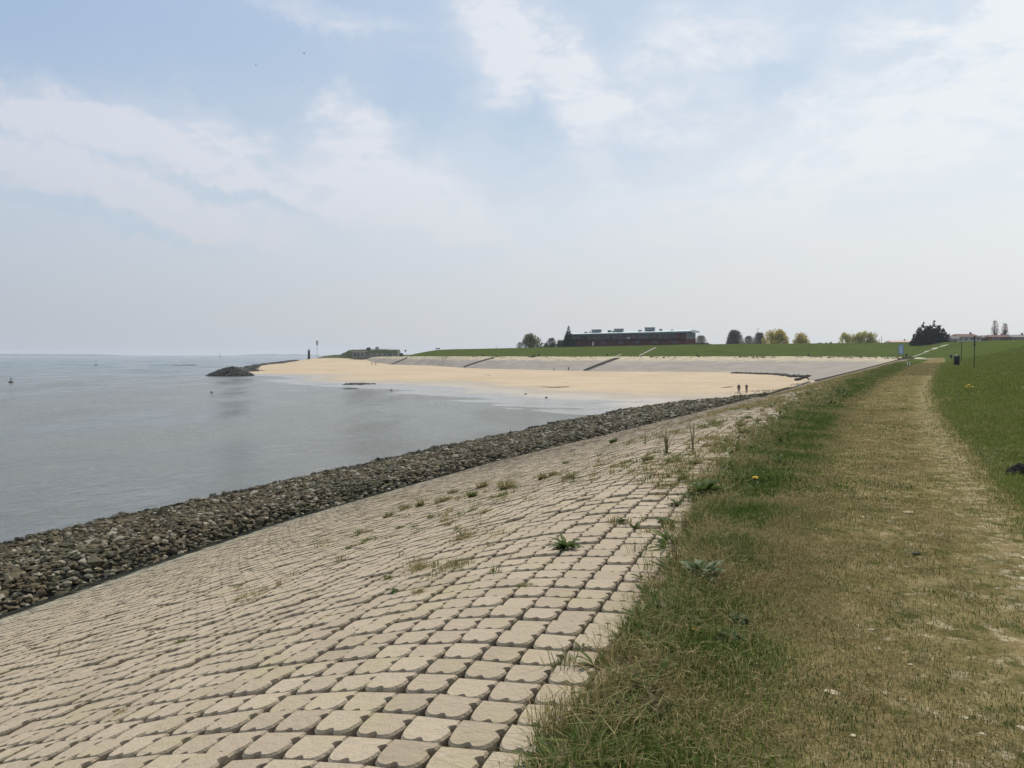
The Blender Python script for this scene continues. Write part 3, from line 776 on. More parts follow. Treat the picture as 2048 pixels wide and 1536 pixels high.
# ------------------------------------------------------------------ grass
def blade_material(name, g0, g1, d0, d1):
    M = Mat(name, .7, .1)
    isl = M.island(); dry = M.attr('dry')
    c = M.mix(isl, g0, g1)
    c = M.mix(M.rng(M.math('ADD', dry, M.math('MULTIPLY', M.math('SUBTRACT', isl, .5), .5)), .35, .65), c, M.mix(isl, d0, d1))
    M.color(c); translucent(M, c, .30); return M.m
M_BLADE = blade_material('grass_blades', (.046, .082, .012), (.120, .165, .034), (.17, .135, .052), (.40, .32, .16))
def blades(name, x, y, z, h, w, dry, lean=.5, seed=1, m=None, kind='stuff', label=None, cat=None, parent=None, out=None):
    g = np.random.default_rng(seed); n = len(x)
    a = g.uniform(0, 6.283, n) if out is None else out + g.normal(0, .5, n); b = g.uniform(0, 6.283, n); ln = np.abs(g.normal(lean, lean * .5, n)) * h
    dx, dy = np.cos(a), np.sin(a); wx, wy = np.cos(b) * w / 2, np.sin(b) * w / 2
    V = np.empty((n, 5, 3))
    V[:, 0] = np.stack([x - wx, y - wy, z - .01], 1); V[:, 1] = np.stack([x + wx, y + wy, z - .01], 1)
    mx, my, mz = x + dx * ln * .3, y + dy * ln * .3, z + h * .62
    V[:, 2] = np.stack([mx + wx * .75, my + wy * .75, mz], 1); V[:, 3] = np.stack([mx - wx * .75, my - wy * .75, mz], 1)
    V[:, 4] = np.stack([x + dx * ln, y + dy * ln, z + h * (1 - np.minimum(lean * .35, .5))], 1)
    off = (np.arange(n) * 5)[:, None]
    lp = np.concatenate([np.array([0, 1, 2, 3])[None] + off, np.array([3, 2, 4])[None] + off], 1)
    sz = np.tile([4, 3], (n, 1))
    o = npmesh(name, V.reshape(-1, 3), lp.ravel(), sz.ravel(), m=m or M_BLADE, parent=parent, attrs={'dry': np.repeat(dry, 5)})
    tag(o, label=label, cat=cat, kind=kind); return o
def zone_pts(n, y0, y1, lo, hi, seed, power=1.0, keep=None):
    g = np.random.default_rng(seed)
    Y = y0 + (y1 - y0) * g.random(n) ** power
    l, h_ = lo(Y), hi(Y); o = l + (h_ - l) * g.random(n)
    if keep is not None:
        k_ = keep(o, Y, g); o, Y = o[k_], Y[k_]
    return o, Y, g
GX = []
def add_zone(n, y0, y1, lo, hi, h, w, dryf, seed, power=1.0, keep=None, hs=.35, rag=.28):
    o, Y, g = zone_pts(n, y0, y1, lo, hi, seed, power, keep)
    o = o + g.normal(0, rag, len(o)) * (g.random(len(o)) < .5) + nz(o, Y, .8, 2) * rag * 1.6
    k_ = o > edge(Y) - .25; o, Y = o[k_], Y[k_]
    x = K * Y + o; z = soil(o, Y)
    H = h(o, Y) * g.lognormal(0, hs, len(o)); W = np.full(len(o), w) * g.uniform(.7, 1.3, len(o))
    D = np.clip(dryf(o, Y) + g.normal(0, .22, len(o)), 0, 1)
    GX.append((x, Y, z, H, W, D))
c_ = lambda v: (lambda o, Y: np.full_like(o, v))
nz = lambda o, Y, s, k=2: fnoise((K * Y + o) * s, Y * s, k)
inframe = lambda o, Y, g: ((K * Y + o) < .70 * Y + .6)
verge_dry = lambda o, Y: .24 + nz(o, Y, 1.3, 3) * 1.5 + np.clip((o - p_left(Y)) / .8 + .5, 0, .45) + np.clip(1 - (o - edge(Y)) / .6, 0, 1) * .22
verge_h = lambda o, Y: (.045 + np.clip(nz(o, Y, 1.1) + .05, 0, 1) * .07 + np.clip(1 - (o - edge(Y)) / .55, 0, 1) * .07) * np.clip((p_left(Y) - o) / .5 + .55, .3, 1)
e_lo = lambda Y: edge(Y) - .18; pl_hi = lambda Y: p_left(Y) + .25
add_zone(52000, 1.9, 8.5, e_lo, pl_hi, verge_h, .0042, verge_dry, 31, 1.0, inframe)
add_zone(42000, 8.5, 24, e_lo, pl_hi, verge_h, .0095, verge_dry, 32, 1.15, inframe)
add_zone(30000, 24, 70, e_lo, pl_hi, lambda o, Y: verge_h(o, Y) * 1.15, .024, verge_dry, 33, 1.1)
pd = lambda o, Y: .68 + nz(o, Y, 1.7, 3) * 1.25
thin = lambda o, Y, g: inframe(o, Y, g) & (g.random(len(o)) < np.clip(.55 - nz(o, Y, 2.6, 3) * 1.9 - .75 * np.exp(-((o - (p_right(Y) - .45)) / .4) ** 2), .06, 1))
ph = lambda o, Y: .022 + np.clip(nz(o, Y, 1.9) + .05, 0, 1) * .045
add_zone(90000, 1.9, 8.5, p_left, lambda Y: p_right(Y) + .1, ph, .0042, pd, 34, 1.0, thin)
add_zone(64000, 8.5, 24, p_left, lambda Y: p_right(Y) + .1, ph, .009, pd, 35, 1.2, thin)
add_zone(14000, 60, 150, p_left, lambda Y: p_right(Y) + .1, lambda o, Y: ph(o, Y) * 1.6, .05, pd, 45)
add_zone(18000, 24, 60, p_left, lambda Y: p_right(Y) + .1, ph, .022, pd, 36, 1.1, thin)
bd = lambda o, Y: .06 + nz(o, Y, .9) * .8 + np.clip(1 - (o - p_right(Y)) / .5, 0, 1) * .3
bh = lambda o, Y: .055 + np.clip(nz(o, Y, .8) + .1, 0, 1) * .09
GV, GX = GX, []
add_zone(14000, 6.5, 11, p_right, lambda Y: p_right(Y) + .3 + Y * .09, bh, .006, bd, 37)
add_zone(48000, 11, 26, p_right, lambda Y: p_right(Y) + .18 * Y - .6, bh, .011, bd, 38)
add_zone(30000, 85, 150, p_right, lambda Y: p_right(Y) + .2 * Y, lambda o, Y: bh(o, Y) * 1.5, .06, bd, 43)
add_zone(52000, 26, 85, p_right, lambda Y: p_right(Y) + .17 * Y, lambda o, Y: bh(o, Y) * 1.2, .030, bd, 39, 1.2)
GB, GX = GX, GV
add_zone(20000, 70, 150, e_lo, pl_hi, lambda o, Y: verge_h(o, Y) * 1.3, .05, verge_dry, 44)
GV, GX = GX, GB
X_ = [np.concatenate(q) for q in zip(*GV)]
blades('grass', *X_, lean=.75, seed=40, kind='stuff', label='short patchy turf on verge and path with straw-coloured trodden blades', cat='grass')
M_BANKB = blade_material('bank_grass_blades', (.088, .122, .022), (.21, .24, .055), (.17, .145, .05), (.36, .32, .15))
X_ = [np.concatenate(q) for q in zip(*GX)]
blades('bank_grass', *X_, lean=.75, seed=41, m=M_BANKB, kind='stuff', label='fresh green grass of the bank rising right of the path', cat='grass')

# tall pale tufts that hang over the top rows of blocks, and weeds rooted in the joints
def tuft_cloud(name, n_t, sampler, hh, nb, w, dry, seed, label):
    g = np.random.default_rng(seed); o, Y = sampler(g)
    xs, ys, zs, hs, ws, ds = [], [], [], [], [], []
    for oi, yi in zip(o, Y):
        m_ = int(nb * g.uniform(.5, 1.6)); r_ = g.uniform(.02, .10) * (1 + yi / 30)
        a = g.uniform(0, 6.283, m_); q = np.sqrt(g.random(m_)) * r_
        x = K * yi + oi + np.cos(a) * q; y = yi + np.sin(a) * q
        H = g.uniform(*hh) * g.uniform(.6, 1.1, m_)
        xs.append(x); ys.append(y); zs.append(sect(x - K * y, y) - .05 - .03 * (q / r_)); hs.append(H)
        ws.append(np.full(m_, w * (1 + yi / 12))); ds.append(np.clip(g.normal(dry(g), .15, m_), 0, 1))
    return blades(name, *[np.concatenate(q) for q in (xs, ys, zs, hs, ws, ds)], lean=.6, seed=seed + 1, label=label, cat='weeds')
def edge_s(g):
    Y = 2.2 + 66 * g.random(900) ** 1.6
    return edge(Y) + .06 + g.normal(-.02, .06 + Y * .014, len(Y)) - Y * .006, Y
tuft_cloud('verge_tufts', 0, edge_s, (.07, .30), 46, .0038, lambda g: g.choice([.25, .55, .85]), 50, 'long pale and green tufts leaning over the last blocks along the verge')
def field_s(g):
    Y = 11 + 75 * g.random(6800) ** 1.1; d_ = np.abs(g.normal(0, 2.3, len(Y))); o = edge(Y) - d_ - .1
    k_ = (fnoise((K * Y + o) * .35, Y * .22, 3) > .16 - np.clip((Y - 14) / 50, 0, .26) + d_ * .025) & (Y > 13)
    o, Y = o[k_], Y[k_]
    for u, v, su, sv, n in ((880, 1012, 70, 22, 60), (990, 985, 40, 12, 40), (1120, 955, 40, 10, 30), (1260, 925, 70, 12, 60), (920, 1075, 40, 10, 20), (1370, 935, 60, 22, 110), (1440, 880, 70, 25, 140),
                            (720, 1085, 40, 12, 16), (870, 1135, 60, 12, 22), (1290, 1050, 60, 14, 14), (500, 1186, 60, 14, 8), (1480, 845, 50, 20, 120), (1350, 960, 40, 16, 50), (1540, 800, 60, 16, 120)):
        for k in range(int(n * 1.5)):
            q = at(min(u + g.normal(0, su), 1600), v + g.normal(0, sv)); oq = q.x - K * q.y
            if q.y < 170 and o_toe(q.y) < oq < edge(q.y): o = np.append(o, oq); Y = np.append(Y, q.y)
    return o, Y
tuft_cloud('joint_weeds', 0, field_s, (.05, .22), 20, .0045, lambda g: g.choice([.3, .6, .8, .9]), 52, 'low weeds and dry grass spreading through the joints of the upper slope')
def far_s(g):
    Y = 70 + 110 * g.random(420); o = edge(Y) - np.abs(g.normal(0, .6, len(Y))) * np.clip(1.6 - Y / 110, .1, 1) + .3
    return o, Y
tuft_cloud('verge_weeds', 0, far_s, (.12, .3), 9, .006, lambda g: g.choice([.3, .6, .8]), 54, 'rough grass fringe along the far stretch of the verge')

# shell grit trodden into the path
g_ = np.random.default_rng(60)
Y = 2.2 + 24 * g_.random(520) ** 1.3; o = p_left(Y) + (p_right(Y) - p_left(Y)) * g_.random(len(Y)) ** .7
k_ = (nz(o, Y, .9, 3) > .04) & ((K * Y + o) < .7 * Y + .4); o, Y = o[k_], Y[k_]
M_SHELL = simple('shell_grit', (.36, .31, .21), .9, .2, 20)
stones('shell_grit', np.stack([K * Y + o, Y, soil(o, Y) + .002], 1), g_.lognormal(-3.9, .5, len(Y)) * (1 + Y / 14), M_SHELL, flat=.22, seed=61, label='pale shell and stone chips trodden into the path', cat='shell grit')

# small broad-leaved weeds along the fringe of the verge
g = np.random.default_rng(93); V, Fq = [], []
for i in range(420):
    Y = 2.6 + 34 * g.random() ** 1.7; o = float(edge(Y)) + g.normal(.08, .07 + Y * .014); x0 = K * Y + o; z0 = float(sect(np.array([o]), np.array([Y]))[0]) + .0
    L = g.uniform(.05, .14) * (1 + Y / 30)
    for j in range(int(g.integers(7, 15))):
        a = g.uniform(0, 6.283); el_ = g.uniform(.3, 1.3); l = L * g.uniform(.5, 1.2); w = l * g.uniform(.16, .3); b = len(V); c, s_ = math.cos(a), math.sin(a)
        for f, ww in ((0, .25), (.35, 1), (.7, .8), (1, .05)):
            r_ = l * f * math.cos(el_ * (1 - f * .4)); z = z0 + l * (math.sin(el_) * f - .3 * f * f)
            V += [(x0 + c * r_ - s_ * w * ww / 2, Y + s_ * r_ + c * w * ww / 2, z), (x0 + c * r_ + s_ * w * ww / 2, Y + s_ * r_ - c * w * ww / 2, z + .004)]
        for q in range(3): Fq.append((b + q * 2, b + q * 2 + 1, b + q * 2 + 3, b + q * 2 + 2))
tag(quads('verge_herbs', V, Fq, m=leafmat('herb_leaves', [(.05, .085, .018), (.12, .155, .04), (.14, .11, .05)], .55, 5)), 'small broad-leaved herbs mixed into the ragged edge of the verge', 'weeds', kind='stuff')

# weeds and loose stones along the upper edge of the far revetment
g = np.random.default_rng(95); P = []
for i in range(620):
    q = g.uniform(nK + 3, SUBK * 9.5); a = far[int(q)]; b = far[int(q) + 1]; f = q - int(q); c = a[3:6] * (1 - f) + b[3:6] * f; d = a[:3] * (1 - f) + b[:3] * f
    c = c + (d - c) * g.normal(.02, .045); x, y = c[0] + g.normal(0, .8), c[1] + g.normal(0, .6); P.append((x, y, down(x, y) + .08))
P = np.array(P); k_ = fnoise(P[:, 0] * .12, P[:, 1] * .12, 2) > -.06; P = P[k_]
stones('dike_weeds', P, g.lognormal(-.35, .45, len(P)), leafmat('coarse_weeds', [(.05, .06, .025), (.10, .10, .05), (.14, .11, .07)], .8, .5), flat=.45, seed=96, label='ragged weeds along the upper edge of the far revetment', cat='weeds')
# ------------------------------------------------------------------ trees and shrubs beyond the dike
def leaf_faces(P, size, g, up=0.0):
    n = len(P); d = g.normal(0, 1, (n, 3)); d /= np.linalg.norm(d, axis=1)[:, None]
    e = g.normal(0, 1, (n, 3)); e -= (e * d).sum(1)[:, None] * d; e /= np.linalg.norm(e, axis=1)[:, None]
    s = size * g.uniform(.5, 1.4, n)[:, None]
    V = np.stack([P - d * s * .5, P + e * s * .28, P + d * s * .5, P - e * s * .28], 1)
    return V.reshape(-1, 3), np.arange(4 * n).reshape(n, 4)
def tree(name, u, vb, vt, wpx, Y, label, cat, leaf, bark, n=2600, lsize=.42, shape='round', group=None, seed=1, base_hide=6.0):
    """u centre, vb bottom seen, vt top, wpx width in the photograph; Y metres away; stands on the land behind the dike"""
    g = np.random.default_rng(seed)
    p = at_y(u, vb, Y); top = at_y(u, vt, Y).z; s = Y / F; W = wpx * s / 2
    gz = down(p.x, Y); H = top - gz; zb = max(gz + H * .12, p.z - 1.0 - gz * 0)
    zb = p.z - .4; zc = (zb + top) / 2; hc = (top - zb) / 2
    n = int(n * 1.7); t = empty(name, (p.x, Y, gz)); tag(t, label, cat, group)
    bm = bmesh.new(); rt = max(.12, H * .022)
    tube(bm, [(0, 0, -.2), (g.normal(0, .1), 0, H * .25), (g.normal(0, .25), 0, H * .55), (g.normal(0, .3), 0, H * .85)], [rt * 1.3, rt, rt * .7, rt * .25], 7)
    nl = 9 if shape != 'cone' else 5
    tips = []
    for i in range(nl):
        a = g.uniform(0, 6.283); q = g.uniform(.45, .95); z0 = H * g.uniform(.2, .5)
        e = Vector((math.cos(a) * W * q * .8, math.sin(a) * W * q * .8, min(H * .95, (zc - gz) + hc * g.uniform(-.2, .8))))
        if shape == 'cone': e.z = z0 + H * .12; e.x *= .6; e.y *= .6
        m_ = Vector((e.x * .4, e.y * .4, z0 + (e.z - z0) * .6))
        tube(bm, [(0, 0, z0), m_, e], [rt * .55, rt * .35, rt * .1], 5); tips.append(e)
    bmobj('trunk', bm, bark, t)
    if shape == 'bare':
        # a mist of twigs: thin tapering slivers fanning up and out
        k_ = n; a = g.uniform(0, 6.283, k_); r_ = np.sqrt(g.random(k_)); zz = g.uniform(-1, .82, k_)
        lim = np.clip(1 - ((zz + 1) / 2) ** 1.9, 0, 1) ** .6 * (.82 + .18 * np.sin(a * 3 + seed))
        P = np.stack([np.cos(a) * r_ * lim * W * .92, np.sin(a) * r_ * lim * W * .92, (zc - gz) + zz * hc], 1)
        D = np.stack([np.cos(a) * .55 * r_, np.sin(a) * .55 * r_, np.full(k_, 1.0)], 1) + g.normal(0, .28, (k_, 3)); D /= np.linalg.norm(D, axis=1)[:, None]
        L_ = (.22 * hc) * g.uniform(.5, 1.3, k_)[:, None]; sd_ = np.cross(D, g.normal(0, 1, (k_, 3))); sd_ /= np.linalg.norm(sd_, axis=1)[:, None]
        w_ = lsize * .16
        V = np.stack([P - sd_ * w_, P + sd_ * w_, P + D * L_], 1).reshape(-1, 3)
        quads('crown', V, np.arange(3 * k_).reshape(k_, 3), m=leaf, parent=t)
        return t
    lobes = []
    if shape == 'round':
        for i in range(34):
            a = g.uniform(0, 6.283); zz = g.uniform(-1, .8); q = max(0, 1 - ((zz + 1) / 2) ** 2) ** .6 * g.uniform(.2, .85)
            lobes.append((math.cos(a) * q * W * .95, math.sin(a) * q * W * .8, (zc - gz) + zz * hc * .8, min(W, hc) * g.uniform(.28, .5)))
    elif shape == 'flat':
        for i in range(60):
            lobes.append((g.uniform(-1, 1) * W * .86, g.uniform(-1, 1) * W * .4, (zc - gz) + g.uniform(-1, .62) * hc, hc * g.uniform(.26, .42)))
    elif shape == 'cone':
        for i in range(34):
            f = i / 33; a = i * 2.4; q = W * (1 - f) ** .75 * .62
            lobes.append((math.cos(a) * q, math.sin(a) * q, (zb - gz) + f * 2 * hc * .95, max(.28, W * (1 - f) * .42)))
    elif shape == 'peaks':
        for c0, hh_, ww in ((-.5, .93, .42), (-.12, .82, .45), (.12, 1.0, .42), (.45, .80, .42), (.78, .52, .34), (-.85, .6, .3)):
            for i in range(14):
                f = i / 13; a = i * 2.4; q = W * ww * (1 - f) ** .45 * .75
                lobes.append((c0 * W + math.cos(a) * q, math.sin(a) * q * 1.2, (zb - gz) + f * 2 * hc * hh_, max(.35, W * ww * (1 - f) ** .6 * .62)))
    lb = np.array(lobes); wgt = lb[:, 3] ** 2; idx = g.choice(len(lb), n, p=wgt / wgt.sum())
    d = g.normal(0, 1, (n, 3)); d /= np.linalg.norm(d, axis=1)[:, None]
    P = lb[idx, :3] + d * lb[idx, 3:4] * g.uniform(.55, 1.12, n)[:, None]
    if shape == 'flat' or 'willow' in name: P[:, 2] -= g.random(n) ** 2 * hc * .35
    V, Fq = leaf_faces(P, lsize * 1.35, g)
    quads('crown', V, Fq, m=leaf, parent=t)
    return t
BARK = simple('bark', (.09, .075, .06), .95, .3, 4)
L_WILLOW = leafmat('spring_willow_leaves', [(.50, .40, .10), (.66, .55, .16), (.36, .31, .10)])
L_PALEW = leafmat('pale_willow_leaves', [(.50, .45, .16), (.62, .56, .24), (.38, .37, .13)])
L_BUD = leafmat('budding_leaves', [(.20, .19, .09), (.36, .33, .18), (.14, .15, .07)])
L_DARK = leafmat('dark_needles', [(.014, .022, .014), (.030, .042, .022)])
L_FIR = leafmat('fir_needles', [(.016, .032, .020), (.034, .058, .032)])
L_TWIG = leafmat('grey_twigs', [(.16, .145, .135), (.26, .235, .22)], zone=.3)
L_RED = leafmat('reddish_twigs', [(.20, .12, .10), (.30, .20, .17)], zone=.3)
L_LOW = leafmat('hedge_leaves', [(.045, .06, .025), (.08, .095, .04)])
tree('budding_shrub', 1063, 696, 667, 52, 432, 'rounded pale yellow-grey shrub just coming into leaf, left of the dark fir', 'shrub', L_BUD, BARK, 2300, .5, 'round', seed=2)
tree('bare_shrub', 1040, 697, 684, 22, 436, 'small thin shrub at the left end of the bushes on the dike crest', 'shrub', L_TWIG, BARK, 500, .5, 'bare', seed=3)
tree('bare_shrub', 1103, 695, 675, 30, 434, 'small grey twiggy shrub between the pale shrub and the dark fir', 'shrub', L_TWIG, BARK, 900, .6, 'bare', seed=4)
tree('low_shrub', 1098, 695, 684, 62, 430, 'low dark green thicket beneath the twiggy shrub left of the fir', 'shrub', L_LOW, BARK, 1100, .45, 'flat', seed=5)
tree('fir_tree', 1137, 694, 651, 30, 428, 'dark pointed fir standing at the left end of the long red building', 'tree', L_FIR, BARK, 3200, .55, 'cone', seed=6)
tree('bare_shrub', 1402, 692, 670, 34, 410, 'grey bare bush against the right end of the long red building', 'shrub', L_TWIG, BARK, 1100, .55, 'bare', seed=7)
tree('low_shrub', 1408, 692, 684, 34, 404, 'low dark green bush at the right-hand foot of the long red building', 'shrub', L_LOW, BARK, 800, .45, 'flat', seed=8)
tree('bare_tree', 1468, 692, 659, 44, 430, 'rounded bare grey tree, the densest one right of the long building', 'tree', L_TWIG, BARK, 3000, .75, 'bare', seed=9)
tree('bare_tree', 1497, 692, 671, 30, 440, 'small faint bare tree right beside the rounded grey one', 'tree', L_TWIG, BARK, 900, .7, 'bare', seed=10)
tree('bare_tree', 1519, 692, 664, 34, 436, 'bare grey tree touching the left side of the big yellow willow', 'tree', L_TWIG, BARK, 1500, .7, 'bare', seed=11)
tree('willow_tree', 1554, 692, 656, 70, 420, 'large olive-yellow willow in young leaf, the tallest of the yellow trees', 'tree', L_WILLOW, BARK, 4200, .55, 'round', seed=12)
tree('willow_tree', 1602, 692, 664, 36, 424, 'small olive-yellow willow close to the right of the tallest willow', 'tree', L_WILLOW, BARK, 1900, .5, 'round', seed=13)
tree('willow_tree', 1718, 690, 661, 80, 400, 'wide flat-topped pale yellow willow standing alone on the right', 'tree', L_PALEW, BARK, 4200, .5, 'flat', seed=14)
tree('hedge', 1655, 690, 684, 60, 425, 'low dark hedge line between the small willow and the wide pale willow', 'hedge', L_LOW, BARK, 900, .5, 'flat', seed=15)
tree('evergreen_tree', 1864, 688, 643, 70, 360, 'broad blackish evergreen with several pointed tops, near the path end', 'tree', L_DARK, BARK, 7000, .62, 'peaks', seed=16)
tree('poplar_tree', 1990, 676, 640, 20, 372, 'reddish bare poplar above the roofs, left one of the two', 'tree', L_RED, BARK, 260, .45, 'bare', seed=17, group='bare poplars over the roofs')
tree('poplar_tree', 2009, 676, 645, 20, 372, 'reddish bare poplar above the roofs, right one of the two', 'tree', L_RED, BARK, 260, .45, 'bare', seed=18, group='bare poplars over the roofs')
tree('low_shrub', 1905, 686, 681, 24, 352, 'low dark bush between the blackish evergreen and the first red roof', 'shrub', L_LOW, BARK, 400, .4, 'flat', seed=19)

# ------------------------------------------------------------------ the long building on the dike
M_RED = simple('dark_red_boards', (.105, .036, .034), .8, .25, .6)
M_GREYP = simple('grey_panels', (.13, .145, .16), .6, .2, .4)
M_ROOF = simple('pale_metal_roof', (.30, .36, .385), .5, .15, .25)
M_ROOFE = simple('roof_edge', (.15, .19, .20), .6, .2, .5)
M_GLASS = simple('dark_glass', (.022, .030, .040), .12, .2, .5, spec=.6)
M_PLANT = simple('roof_plant_metal', (.13, .15, .15), .6, .3, .8)
M_WHITE = simple('white_paint', (.62, .62, .60), .6, .1, .8)
M_BLACK = simple('black_metal', (.018, .020, .020), .5, .2, 3)
M_GREENM = simple('dark_green_metal', (.018, .045, .032), .5, .2, 3)
A_ = Vector((30.2, 438)); B_ = Vector((87.0, 400)); dv = B_ - A_; LB = dv.length; rz = math.atan2(dv.y, dv.x)
base_z = 6.3
bl = empty('long_building', (A_.x, A_.y, base_z), rz); tag(bl, 'long dark red building with pale metal roof and rooftop plant on the dike', 'building')
DEP = 13.0
bm = bmesh.new(); box(bm, LB / 2, DEP / 2, .7, LB, DEP, 5.0); bmobj('lower_wall', bm, M_RED, bl)
bm = bmesh.new(); box(bm, LB / 2 + .3, DEP / 2 + .25, 4.75, LB - .8, DEP - .5, 3.1); bmobj('upper_wall', bm, M_GREYP, bl)
bm = bmesh.new()
prof_r = [(-1.6, -1.3, 6.3), (LB + 1.8, -1.6, 7.05)]
r0 = [(-1.2, -1.5, 6.05), (LB + 1.8, -1.5, 6.55), (LB + 1.8, DEP + 1, 6.55), (-1.2, DEP + 1, 6.05)]
r1 = [(-1.2, -1.5, 6.3), (LB + 1.8, -1.5, 6.95), (LB + 1.2, DEP * .5, 7.9), (-1.2, DEP * .5, 7.25), (LB + 1.8, DEP + 1, 6.95), (-1.2, DEP + 1, 6.3)]
v0 = [bm.verts.new(p) for p in r0]; v1 = [bm.verts.new(p) for p in r1]
for f in ((v0[3], v0[2], v0[1], v0[0]), (v0[0], v0[1], v1[1], v1[0]), (v1[0], v1[1], v1[2], v1[3]), (v1[3], v1[2], v1[4], v1[5]), (v0[2], v0[3], v1[5], v1[4]), (v0[1], v0[2], v1[4], v1[2], v1[1]), (v0[3], v0[0], v1[0], v1[3], v1[5])): bm.faces.new(f)
rf = bmobj('roof', bm, M_ROOF, bl)
bm = bmesh.new(); box(bm, LB / 2 + .3, -1.56, 6.14, LB + 2.6, .10, .34); bmobj('fascia', bm, M_ROOFE, rf)
g_ = np.random.default_rng(77)
nb = 18; bw = (LB - 2) / nb
for i in range(nb):
    x0 = 1.3 + i * bw
    if i in (4, 11): continue
    w_ = bw * (.82 if i % 3 else .62); h_ = 1.75 if i % 5 else 2.3
    wf = bmesh.new(); box(wf, x0 + bw / 2, -.03, 4.55, w_ + .16, .22, h_ + .16); f_ = bmobj('window', wf, M_ROOFE, bl)
    gl = bmesh.new(); box(gl, x0 + bw / 2, -.12, 4.55, w_, .1, h_); bmobj('pane', gl, M_GLASS, f_)
for i in range(7):
    x0 = 3 + i * LB / 7
    wf = bmesh.new(); box(wf, x0, -.06, 1.5, 2.6, .14, 1.5); bmobj('lower_window', wf, M_GLASS, bl)
    if i % 2: wf = bmesh.new(); box(wf, x0 + 3.2, -.06, 1.1, 1.1, .15, 2.2); bmobj('door', wf, M_WHITE if i == 1 else M_RED, bl)
for i in range(12):
    bm = bmesh.new(); box(bm, 2 + i * (LB - 3) / 11, -1.3, 4.7, .16, .16, 2.9); bmobj('post', bm, M_GREYP, bl)
bm = bmesh.new()
for zr in (3.35, 3.75, 4.15): box(bm, LB / 2, -1.32, zr, LB, .06, .06)
box(bm, LB / 2, -.75, 3.18, LB, 1.4, .16)
bmobj('balcony', bm, M_RED, bl)
bm = bmesh.new(); box(bm, LB - 2.6, -.35, 3.2, 5.4, .5, 6.0); bmobj('end_wall', bm, M_RED, bl)
bm = bmesh.new(); box(bm, LB * .55, -1.5, 3.95, 1.6, .12, .6); bmobj('sign_board', bm, M_WHITE, bl)
bm = bmesh.new(); box(bm, -3.2, 3.5, .4, 6.2, 7, 4.6); w_ = bmobj('side_wing', bm, M_RED, bl)
bm = bmesh.new(); box(bm, -2.6, 3.2, 3.0, 6.4, 7.6, .8); bmobj('wing_roof', bm, M_WHITE, w_)
def roof_unit(xf, wx, hz, lid):
    x = xf * LB; z = 7.1 + xf * .65
    b = bmesh.new(); box(b, x, 5.0, z + hz / 2, wx, 2.6, hz, 0, .05); u_ = bmobj('roof_unit', b, M_PLANT, bl)
    if lid:
        b = bmesh.new(); box(b, x, 5.0, z + hz + .1, wx * 1.12, 3.0, .22); bmobj('unit_cap', b, M_ROOFE, u_)
        b = bmesh.new()
        for k_ in range(5): box(b, x + (k_ - 2) * wx * .17, 3.66, z + hz * .5, wx * .13, .08, hz * .5)
        bmobj('louvre', b, M_ROOF, u_)
for a_ in ((.225, 4.6, 1.35, 1), (.42, 4.3, 1.4, 1), (.68, 4.6, 1.6, 1), (.34, 1.1, .95, 0), (.375, .6, .6, 0), (.13, 1.0, .45, 0), (.17, .5, .5, 0), (.60, 1.1, .6, 0), (.77, .6, .9, 0), (.86, .5, .4, 0)): roof_unit(*a_)

# ------------------------------------------------------------------ houses behind the crest on the right, and the far row
M_BRICK = simple('brown_brick', (.22, .13, .10), .9, .2, 1.0)
M_TILE = simple('red_brown_tiles', (.115, .055, .047), .85, .25, 1.2)
M_TILEG = simple('grey_tiles', (.17, .155, .15), .85, .2, 1.2)
M_REND = simple('pale_render', (.36, .34, .33), .9, .12, .6)
M_PINK = simple('pale_pink_tiles', (.46, .33, .28), .9, .15, .8)
def house(u0, u1, vt, ve, Y, wall, roof, label, name='house', nwin=3, group=None, chim=True, hip=0.0):
    a, b = at_y(u0, ve, Y), at_y(u1, ve, Y); top = at_y(u0, vt, Y).z; ez = a.z
    gz = min(down(a.x, Y), ez - 2.2); w = b.x - a.x; d = min(9.0, w * .8)
    h = empty(name, ((a.x + b.x) / 2, Y, gz)); tag(h, label, 'house', group)
    bm = bmesh.new(); box(bm, 0, d / 2, (ez - gz) / 2, w, d, ez - gz); bmobj('wall', bm, wall, h)
    bm = bmesh.new(); e = ez - gz; t = top - gz; hw = w / 2 + .4; hp = hw * hip
    V = [bm.verts.new(p) for p in ((-hw, -.5, e - .05), (hw, -.5, e - .05), (hw, d + .5, e - .05), (-hw, d + .5, e - .05), (-hw + hp, d / 2, t), (hw - hp, d / 2, t))]
    for f in ((0, 1, 5, 4), (2, 3, 4, 5), (1, 2, 5), (3, 0, 4), (3, 2, 1, 0)): bm.faces.new([V[i] for i in f])
    r_ = bmobj('roof', bm, roof, h)
    if chim:
        bm = bmesh.new(); box(bm, w * .28, d / 2, t + .1, .7, .6, 1.3); bmobj('chimney', bm, M_BRICK, r_)
    for i in range(nwin):
        x = (i + .5) / nwin * w - w / 2
        bm = bmesh.new(); box(bm, x, -.02, e - 1.0, min(1.5, w / nwin * .6), .1, 1.1); f_ = bmobj('window', bm, M_WHITE, h)
        bm = bmesh.new(); box(bm, x, -.07, e - 1.0, min(1.3, w / nwin * .5), .06, .9); bmobj('pane', bm, M_GLASS, f_)
    return h
house(1903, 1918, 672.5, 677, 352, M_REND, M_TILEG, 'small grey-roofed house at the left end of the roofs behind the crest', nwin=1, chim=False)
house(1915, 1962, 667.5, 673.5, 356, M_REND, M_TILE, 'widest red-roofed house behind the crest, left of the thick dark pole', nwin=4, hip=.25)
house(1964, 1983, 670.5, 675, 366, M_BRICK, M_TILEG, 'grey-brown roofed house left of the two bare poplars', nwin=2, chim=False, hip=.2)
house(1982, 2022, 669.5, 674, 362, M_BRICK, M_TILE, 'red-roofed brick house beneath the two bare poplars', nwin=3, hip=.2)
